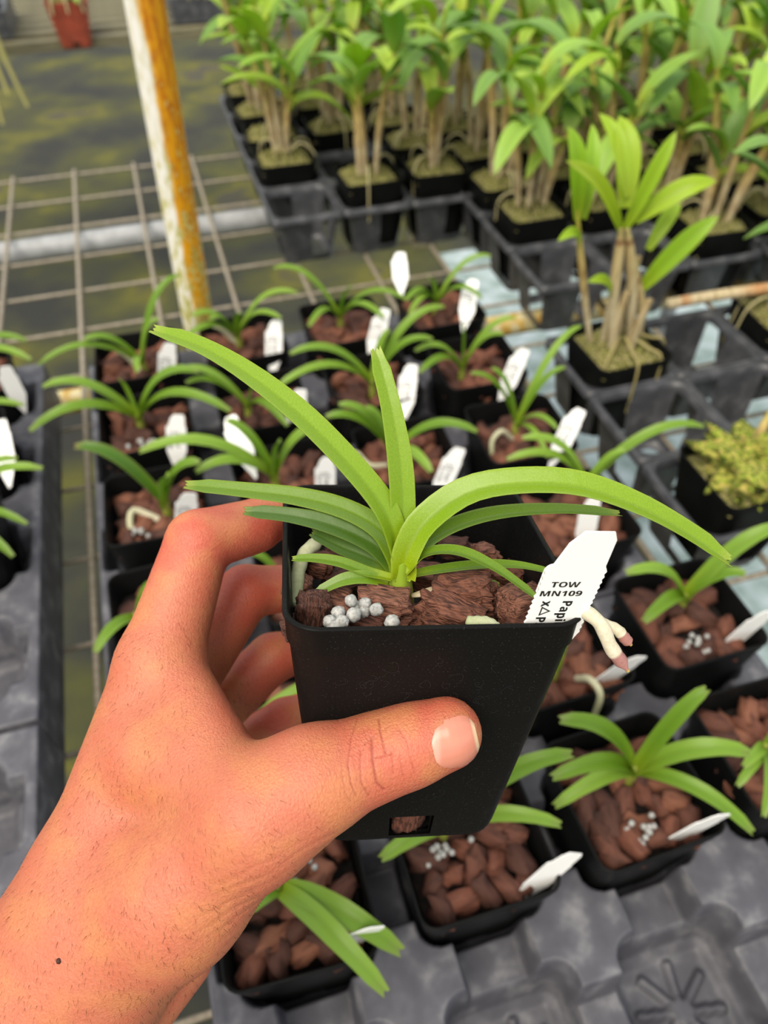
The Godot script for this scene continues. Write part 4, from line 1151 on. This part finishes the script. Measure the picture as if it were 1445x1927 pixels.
# ------------------------------------------------------------------ the pot in the hand
func held_orchid() -> void:
	var o := thing("held_orchid", HELD_AT, "young orchid with long arching strap leaves, its black square pot held by the hand", "potted plant")
	o.basis = Basis(Vector3(0.975, -0.0954, 0.2005), Vector3(0.1497, 0.9493, -0.2763), Vector3(-0.164, 0.2995, 0.9399)).orthonormalized()
	var pot := part("pot", pot_mesh(POT_W, POT_B, POT_H, 8), M.pot_held, o)
	describe(pot, "glossy black pot with dried water marks", "")
	# rings left by dried drops, a hair proud of the front wall
	var marks := RandomNumberGenerator.new()
	marks.seed = 5
	var ring_v := PackedVector3Array()
	var ring_n := PackedVector3Array()
	var ring_i := PackedInt32Array()
	for k in 70:
		var cx := marks.randf_range(-0.030, 0.030)
		var cy := marks.randf_range(-0.075, -0.012)
		var rr := marks.randf_range(0.0006, 0.0022)
		var from := marks.randf() * TAU
		var span := marks.randf_range(2.2, 5.6)
		var s := ring_v.size()
		for j in 15:
			var a := from + span * j / 14.0
			var wob := 1.0 + 0.14 * sin(a * 3.0 + k)
			for e in [0.0, 0.00006]:
				var p := Vector2(cx + cos(a) * (rr * wob + e), cy + sin(a) * (rr * wob + e) * 0.9)
				var lie: float = 0.0403 + p.y * 0.1055 + (0.0008 if p.y > -0.0098 else 0.00062)
				ring_v.append(Vector3(p.x, p.y, lie))
				ring_n.append(Vector3(0, -0.1, 1))
		for j in 14:
			var q := s + j * 2
			ring_i.append_array([q, q + 2, q + 1, q + 1, q + 2, q + 3])
	var wm := part("water_marks", commit(ring_v, ring_n, ring_i), M.water_mark, pot)
	describe(wm, "", "", "", "stuff")
	# stem and leaves
	part("stem", tube(curve([Vector3(-0.0073, -0.018, 0.0125), Vector3(-0.0072, -0.010, 0.0118), Vector3(-0.0071, -0.005, 0.0112), Vector3(-0.0070, 0.0005, 0.0105)], 12), func(f): return 0.0058 - 0.0030 * f, 14, func(f): return lin(176, 178, 84).lerp(lin(140, 172, 44), smoothstep(0.2, 0.8, f))), M.cane, o)
	var tints := [[lin(180, 204, 30), lin(154, 192, 46), lin(205, 215, 120)], [lin(176, 200, 48), lin(128, 166, 52), lin(200, 205, 110)], [lin(150, 180, 50), lin(90, 126, 54), lin(160, 176, 90)]]
	var ups := [Vector3(0.35, 0.75, 0.62), Vector3(0.10, 0.45, 0.9), Vector3(0.05, 0.92, 0.42), Vector3(0.0, 0.9, 0.2), Vector3(0.0, 0.9, 0.45), Vector3(0, 0.92, 0.5), Vector3(0, 0.9, 0.5), Vector3(0, 0.9, 0.3), Vector3(0, 0.9, 0.4), Vector3(0, 0.8, 0.5), Vector3(0, 0.9, 0.1), Vector3(0, 0.9, 0.1), Vector3(0, 0.9, 0.4)]
	for i in HELD_LEAVES.size():
		var l: Array = HELD_LEAVES[i]
		part("leaf", leaf(curve(l[0], 30), l[1], ups[i].normalized(), l[2], tints[l[3]], 0, 10), M.leaf_held, o)
	# dry bract at the foot of the stem
	part("dry_sheath", leaf(curve([Vector3(-0.004, -0.007, 0.0165), Vector3(0.002, -0.0048, 0.0175), Vector3(0.008, -0.0056, 0.0165), Vector3(0.013, -0.005, 0.015)], 14), 0.0032, Vector3(0, 1, 0.4), -0.3, [lin(215, 200, 165), lin(222, 206, 178), lin(190, 160, 120)], 1, 6), M.leaf, o)
	# roots
	var green_white := func(f: float) -> Color: return lin(176, 186, 146).lerp(lin(198, 202, 176), f)
	var tipped := func(f: float) -> Color:
		var c := lin(214, 206, 186).lerp(lin(226, 220, 205), f)
		c = c.lerp(lin(168, 120, 118), smoothstep(0.70, 0.73, f))
		return c.lerp(lin(196, 176, 60), smoothstep(0.965, 0.985, f))
	var tipped_short := func(f: float) -> Color:
		var c := lin(214, 206, 186).lerp(lin(168, 118, 114), smoothstep(0.50, 0.54, f))
		return c.lerp(lin(196, 176, 60), smoothstep(0.95, 0.98, f))
	for k in HELD_ROOTS:
		var h: Array = HELD_ROOTS[k]
		var tint := green_white
		if k == "out": tint = tipped
		if k == "outb": tint = tipped_short
		var r0: float = h[1]
		var outside: bool = k.begins_with("out")
		part("root", tube(curve(h[0], 26), func(f): return r0 * (1.0 - (0.72 * smoothstep(0.80, 1.0, f) if outside else 0.3 * smoothstep(0.85, 1.0, f)) + 0.05 * sin(f * 31.0)), 14, tint), M.root, o)
	# bark, then the bed under it
	var bed := PlaneMesh.new()
	bed.size = Vector2(0.071, 0.071)
	part("bark_bed", bed, M.bed, o, Transform3D(Basis.IDENTITY, Vector3(0, -0.022, 0)))
	for i in HELD_BARK.size():
		var e: Array = HELD_BARK[i]
		var s: Vector3 = e[1] * 0.00086
		var upright := i == 1
		var m := lump(Vector3(s.y, s.x, s.z) if not upright else s, 300 + i, 0.26, 18, 26, 0.60, 0.07)
		var turn := Basis(Vector3.UP, rng.randf_range(-0.5, 0.5)) * (Basis.IDENTITY if upright else Basis(Vector3(0, 0, 1), PI / 2 + rng.randf_range(-0.25, 0.25)))
		part("bark_chip", m, M.bark_held[(i * 7 + i / 3) % 4], o, Transform3D(turn, e[0]))
	part("bark_chip", lump(Vector3(0.010, 0.010, 0.008), 351, 0.3, 12, 16, 0.6, 0.1), M.bark_held[1], o, Transform3D(Basis.IDENTITY, Vector3(-0.0005, -0.0885, 0.0262)))
	for i in HELD_PELLETS.size():
		part("fertiliser_pellet", pellet_meshes[i % 4], M.pellet, o, Transform3D(Basis(Vector3(1, 2, 0.5).normalized(), i * 1.3).scaled(Vector3.ONE * (0.92 + 0.04 * (i % 5))), HELD_PELLETS[i]))
	# its tag
	var t := thing("plant_tag", Vector3.ZERO, "white plastic tag printed TOW MN109 stuck in the held pot", "plant tag")
	var wide: Vector3 = TAG_FRAME[0]
	var long: Vector3 = TAG_FRAME[1]
	t.transform = Transform3D(Basis(wide, long, wide.cross(long)).orthonormalized(), TAG_FRAME[2])
	part("blade", tag_shape, M.tag, t)
	lettering(t)

# ------------------------------------------------------------------ the hand: one surface over a skeleton of tapered bones
var hf := PackedFloat32Array()
var hn := Vector3i.ZERO
var ho := Vector3.ZERO
const HC := 0.002

func hand_field(p: Vector3) -> float:
	var q := (p - ho) / HC
	var i := clampi(int(q.x), 0, hn.x - 2)
	var j := clampi(int(q.y), 0, hn.y - 2)
	var k := clampi(int(q.z), 0, hn.z - 2)
	var fx := q.x - i
	var fy := q.y - j
	var fz := q.z - k
	var a := (i * hn.y + j) * hn.z + k
	var b := a + hn.y * hn.z
	var c00 := lerpf(hf[a], hf[b], fx)
	var c01 := lerpf(hf[a + 1], hf[b + 1], fx)
	var c10 := lerpf(hf[a + hn.z], hf[b + hn.z], fx)
	var c11 := lerpf(hf[a + hn.z + 1], hf[b + hn.z + 1], fx)
	return lerpf(lerpf(c00, c10, fy), lerpf(c01, c11, fy), fz)

func hand_normal(p: Vector3) -> Vector3:
	var e := 0.0016
	return Vector3(hand_field(p + Vector3(e, 0, 0)) - hand_field(p - Vector3(e, 0, 0)), hand_field(p + Vector3(0, e, 0)) - hand_field(p - Vector3(0, e, 0)), hand_field(p + Vector3(0, 0, e)) - hand_field(p - Vector3(0, 0, e))).normalized()

func hand() -> void:
	var lo := Vector3(9, 9, 9)
	var hi := -lo
	for b in HAND_BONES:
		for e in 2:
			var r: float = b[2 + e] + 0.012
			lo = lo.min(b[e] - Vector3.ONE * r)
			hi = hi.max(b[e] + Vector3.ONE * r)
	ho = lo
	hn = Vector3i(((hi - lo) / HC).ceil()) + Vector3i.ONE
	hf.resize(hn.x * hn.y * hn.z)
	hf.fill(0.05)
	for b in HAND_BONES:
		var a: Vector3 = b[0]
		var d: Vector3 = b[1] - b[0]
		var l2 := 1.0 / d.length_squared()
		var ra: float = b[2]
		var dr: float = b[3] - b[2]
		var kk: float = b[4]
		var reach := maxf(b[2], b[3]) + 0.011
		var p0 := Vector3i((a.min(b[1]) - Vector3.ONE * reach - ho) / HC).clamp(Vector3i.ZERO, hn - Vector3i.ONE)
		var p1 := Vector3i((a.max(b[1]) + Vector3.ONE * reach - ho) / HC).clamp(Vector3i.ZERO, hn - Vector3i.ONE)
		for i in range(p0.x, p1.x + 1):
			for j in range(p0.y, p1.y + 1):
				var at := (i * hn.y + j) * hn.z
				for k in range(p0.z, p1.z + 1):
					var w := ho + Vector3(i, j, k) * HC - a
					var t := clampf(w.dot(d) * l2, 0.0, 1.0)
					var s := (w - d * t).length() - ra - dr * t
					if s > 0.03: continue
					var f := hf[at + k]
					var h := maxf(kk - absf(f - s), 0.0)
					hf[at + k] = minf(f, s) - h * h * 0.25 / kk
	# surface nets
	var v := PackedVector3Array()
	var idx := PackedInt32Array()
	var cell := {}
	var sx := hn.y * hn.z
	var sy := hn.z
	for i in hn.x - 1:
		for j in hn.y - 1:
			var at := i * sx + j * sy
			for k in hn.z - 1:
				var p := at + k
				if absf(hf[p]) > 0.0045: continue
				var sum := Vector3.ZERO
				var n := 0
				for e in 12:
					var ax := e / 4
					var u := e & 1
					var w := (e >> 1) & 1
					var o := Vector3i(0, u, w) if ax == 0 else (Vector3i(u, 0, w) if ax == 1 else Vector3i(u, w, 0))
					var q := p + o.x * sx + o.y * sy + o.z
					var g := hf[q]
					var g2 := hf[q + (sx if ax == 0 else (sy if ax == 1 else 1))]
					if (g < 0.0) != (g2 < 0.0):
						var m := Vector3(o)
						m[ax] += g / (g - g2)
						sum += m
						n += 1
				if n:
					cell[p] = v.size()
					v.append(ho + (Vector3(i, j, k) + sum / n) * HC)
	for p in cell:
		var inside := hf[p] < 0.0
		for ax in 3:
			var s: int = [sx, sy, 1][ax]
			if (hf[p + s] < 0.0) == inside: continue
			var s1: int = [sy, 1, sx][ax]
			var s2: int = [1, sx, sy][ax]
			if not (cell.has(p - s1) and cell.has(p - s2) and cell.has(p - s1 - s2)): continue
			var a: int = cell[p]
			var b: int = cell[p - s1]
			var c: int = cell[p - s1 - s2]
			var d: int = cell[p - s2]
			if inside: idx.append_array([a, c, b, a, d, c])
			else: idx.append_array([a, b, c, a, c, d])
	# finer triangles where the joint of the thumb and the heel of the hand are creased
	var O: Vector3 = THUMB_FRAME[0]
	var A: Vector3 = THUMB_FRAME[1]
	var C: Vector3 = THUMB_FRAME[2]
	var D: Vector3 = THUMB_FRAME[3]
	var want := func(p: Vector3) -> float:
		var w := p - O
		if w.dot(D) > 0.002 and absf(w.dot(A) + 0.0005) < 0.0125 and absf(w.dot(C)) < 0.0125: return 0.00034
		if w.dot(D) > -0.004 and w.dot(A) < -0.010 and w.dot(A) > -0.062 and w.dot(C) < 0.004 and w.dot(C) > -0.045: return 0.0008
		return 0.01
	for step_ in 3:
		var mids := {}
		var nidx := PackedInt32Array()
		for t in range(0, idx.size(), 3):
			var q := [idx[t], idx[t + 1], idx[t + 2]]
			var mid := [-1, -1, -1]
			var n := 0
			for e in 3:
				var a: int = q[e]
				var b: int = q[(e + 1) % 3]
				var key := Vector2i(mini(a, b), maxi(a, b))
				if not mids.has(key):
					var m := (v[a] + v[b]) * 0.5
					if v[a].distance_to(v[b]) > want.call(m) * 1.5:
						mids[key] = v.size()
						v.append(m)
					else: mids[key] = -1
				mid[e] = mids[key]
				if mid[e] >= 0: n += 1
			if n == 0: nidx.append_array(q)
			elif n == 3: nidx.append_array([q[0], mid[0], mid[2], mid[0], q[1], mid[1], mid[2], mid[1], q[2], mid[0], mid[1], mid[2]])
			else:
				for e in 3:
					var m0: int = mid[e]
					var m1: int = mid[(e + 1) % 3]
					var m2: int = mid[(e + 2) % 3]
					var qa: int = q[e]
					var qb: int = q[(e + 1) % 3]
					var qc: int = q[(e + 2) % 3]
					if n == 1 and m0 >= 0:
						nidx.append_array([qa, m0, qc, m0, qb, qc])
						break
					if n == 2 and m2 < 0:
						nidx.append_array([qb, m1, m0, qa, m0, m1, qa, m1, qc])
						break
		idx = nidx
	# settle on the field, crease it, colour it
	var tone := FastNoiseLite.new()
	tone.seed = 3
	tone.frequency = 60.0
	tone.fractal_octaves = 3
	var lines := FastNoiseLite.new()
	lines.seed = 4
	lines.frequency = 300.0
	lines.fractal_octaves = 2
	var n0 := PackedVector3Array()
	n0.resize(v.size())
	var col := PackedColorArray()
	col.resize(v.size())
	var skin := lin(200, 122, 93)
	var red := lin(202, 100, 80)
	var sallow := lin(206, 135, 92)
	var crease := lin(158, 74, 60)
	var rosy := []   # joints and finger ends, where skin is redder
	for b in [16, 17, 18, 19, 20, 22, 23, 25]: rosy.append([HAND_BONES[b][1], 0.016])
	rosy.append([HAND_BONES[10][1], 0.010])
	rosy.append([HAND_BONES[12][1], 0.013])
	for i in v.size():
		var p := v[i]
		var nn := hand_normal(p)
		p -= nn * hand_field(p)
		var w := p - O
		var u := Vector2(w.dot(A), w.dot(C)) * 1000.0
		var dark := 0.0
		if w.dot(D) > 0.0 and absf(u.x) < 14.0 and absf(u.y) < 14.0:
			var sink := 0.0
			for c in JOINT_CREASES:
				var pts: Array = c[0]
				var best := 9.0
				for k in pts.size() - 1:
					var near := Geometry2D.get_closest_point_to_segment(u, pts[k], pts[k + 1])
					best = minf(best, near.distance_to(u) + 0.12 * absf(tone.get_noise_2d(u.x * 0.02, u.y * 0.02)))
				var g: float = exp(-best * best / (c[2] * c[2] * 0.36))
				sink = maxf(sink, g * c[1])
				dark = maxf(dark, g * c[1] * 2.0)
			p -= nn * sink * 0.001
			p += nn * 0.00025 * exp(-u.length_squared() / 40.0)
		elif w.dot(D) > -0.004 and u.x < -10.0 and u.x > -62.0 and u.y < 4.0 and u.y > -45.0:
			# folds of loose skin over the ball of the thumb
			var fade := smoothstep(-10.0, -18.0, u.x) * smoothstep(-62.0, -52.0, u.x) * smoothstep(4.0, -4.0, u.y) * smoothstep(-45.0, -36.0, u.y)
			var wave := sin((u.y * 1.9 - u.x * 0.28) + 2.4 * tone.get_noise_2d(u.x * 0.0012, u.y * 0.004))
			var sink2: float = maxf(wave, 0.0) * fade * clampf(0.5 + 1.4 * tone.get_noise_2d(u.x * 0.001 + 5.0, u.y * 0.001), 0.0, 1.0) * smoothstep(-2.0, -16.0, u.y)
			p -= nn * sink2 * 0.00028
		var warm := 0.0
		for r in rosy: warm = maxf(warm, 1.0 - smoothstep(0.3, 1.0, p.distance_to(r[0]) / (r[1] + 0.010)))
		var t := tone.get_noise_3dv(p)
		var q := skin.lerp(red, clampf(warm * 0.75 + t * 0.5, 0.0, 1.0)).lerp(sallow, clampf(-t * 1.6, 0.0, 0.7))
		q = q.lerp(crease, clampf(dark, 0.0, 0.7))  # thumb joint grooves: shade painted into the skin colour, along with real redness
		v[i] = p
		n0[i] = nn
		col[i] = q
	var body := thing("person", Vector3.ZERO, "bare left hand and forearm holding up the potted orchid between thumb and fingers", "person")
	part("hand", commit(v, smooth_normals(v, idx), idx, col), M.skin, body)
	thumb_nail(body, O, A, C, D)
	hairs(body, v, n0, O, A, C, D)
	# a mole on the wrist
	var mole := v[0]
	var view := Vector3(0, 1.2443, 0)
	var toward := MOLE_TOWARD
	var far := 0.12
	while far < 0.3 and hand_field(view + toward * far) > 0.0: far += 0.0005
	mole = view + toward * far
	part("mole", lump(Vector3(0.0018, 0.0018, 0.0018), 9, 0.1, 6, 8, 0.95), M.hair, body, Transform3D(Basis.IDENTITY, mole + toward * 0.0004))

func on_hand(p: Vector3, d: Vector3) -> Vector3:
	# slides from outside along -d to the skin
	var q := p + d * 0.02
	for k in 60:
		var f := hand_field(q)
		if f < 0.00005: break
		q -= d * maxf(f * 0.8, 0.00005)
	return q

func thumb_nail(body: Node3D, O: Vector3, A: Vector3, C: Vector3, D: Vector3) -> void:
	var tilt := -0.10
	var a2 := A.rotated(D, tilt)
	var c2 := C.rotated(D, tilt)
	var mid := O + A * 0.0226 + C * -0.0012
	var v := PackedVector3Array()
	var col := PackedColorArray()
	var idx := PackedInt32Array()
	var g := 22
	for i in g + 1:
		var s := 2.0 * i / g - 1.0                 # along, +1 the free edge
		for j in g + 1:
			var q := 2.0 * j / g - 1.0
			var half_w := 0.0071 * pow(maxf(1.0 - pow(absf(s), 2.3 if s < 0.0 else 3.4) * (0.97 if s < 0.0 else 0.75), 0.0), 0.5)
			var along := s * 0.0064
			var p := mid + a2 * along + c2 * q * half_w
			var k := on_hand(p, D)
			var lift := 0.00022 * (1.0 - pow(absf(q), 3.0)) * (1.0 - 0.9 * smoothstep(-0.7, -1.0, s)) - 0.00018 * smoothstep(0.8, 1.0, absf(q)) - 0.0002 * smoothstep(-0.85, -1.0, s)
			k += D * (lift + 0.00025 * smoothstep(0.5, 1.0, s))
			v.append(k)
			var c := lin(206, 128, 108).lerp(lin(210, 140, 120), 0.5 + 0.5 * sin(q * 9.0) * 0.3)
			c = c.lerp(lin(216, 156, 140), smoothstep(-0.55, -0.75, s - q * 0.2))
			c = c.lerp(lin(226, 196, 160), smoothstep(0.84, 0.92, s))
			col.append(c)
	for i in g:
		for j in g:
			var p := i * (g + 1) + j
			idx.append_array([p, p + 1, p + g + 1, p + 1, p + g + 2, p + g + 1])
	var n := smooth_normals(v, idx)
	if n[n.size() / 2].dot(D) < 0.0:
		for i in range(0, idx.size(), 3):
			var t := idx[i + 1]
			idx[i + 1] = idx[i + 2]
			idx[i + 2] = t
		n = smooth_normals(v, idx)
	# an edge that turns down into the flesh
	var rim := PackedInt32Array()
	for j in g + 1: rim.append(g * (g + 1) + j)
	var s0 := v.size()
	for r in rim:
		v.append(v[r] - D * 0.0006)
		n.append(A)
		col.append(col[r])
	for j in g:
		idx.append_array([rim[j], rim[j + 1], s0 + j, rim[j + 1], s0 + j + 1, s0 + j])
	var o := part("thumbnail", commit(v, n, idx, col), M.nail, body)
	describe(o, "pink thumbnail with a pale edge", "")

func hairs(body: Node3D, v: PackedVector3Array, n: PackedVector3Array, O: Vector3, A: Vector3, C: Vector3, D: Vector3) -> void:
	var pick := RandomNumberGenerator.new()
	pick.seed = 88
	var hv := PackedVector3Array()
	var hnm := PackedVector3Array()
	var hi := PackedInt32Array()
	var made := 0
	var grow_base := (-A * 0.2 + C * -1.0).normalized()
	var left := (A * -1.0).normalized()
	var tries := 0
	while made < 5200 and tries < 200000:
		tries += 1
		var i := pick.randi() % v.size()
		var p := v[i]
		var w := p - O
		var a := w.dot(A)
		var c := w.dot(C)
		if n[i].dot(D) < -0.05: continue
		if a > -0.012: continue
		if a > -0.062 and c < 0.004 and c > -0.045 and pick.randf() > 0.16: continue
		# bare: the web and the insides of the fingers
		if c > 0.055: continue
		if a > -0.045 and c > 0.006: continue
		if pick.randf() > clampf((-a - 0.010) * 30.0, 0.0, 1.0): continue
		var dir := (grow_base * 0.9 + A * 0.75 * smoothstep(-0.09, -0.02, a) + left * 0.5 * smoothstep(0.0, 0.05, c)).normalized()
		dir = (dir - n[i] * dir.dot(n[i])).rotated(n[i], pick.randfn(0.0, 0.35)).normalized()
		var len_ := pick.randf_range(0.0010, 0.0026)
		var wide := pick.randf_range(0.000024, 0.00004)
		var side := dir.cross(n[i])
		var s := hv.size()
		for k in 4:
			var f := k / 3.0
			var q := p + dir * len_ * f + n[i] * (0.00002 + 0.00055 * sin(f * 2.2))
			for e in [-1.0, 1.0]:
				hv.append(q + side * e * wide * (1.0 - 0.75 * f))
				hnm.append(n[i])
		for k in 3:
			var q := s + k * 2
			hi.append_array([q, q + 1, q + 2, q + 1, q + 3, q + 2])
		made += 1
	var o := part("hair", commit(hv, hnm, hi), M.hair, body)
	describe(o, "fine dark hairs", "", "", "stuff")
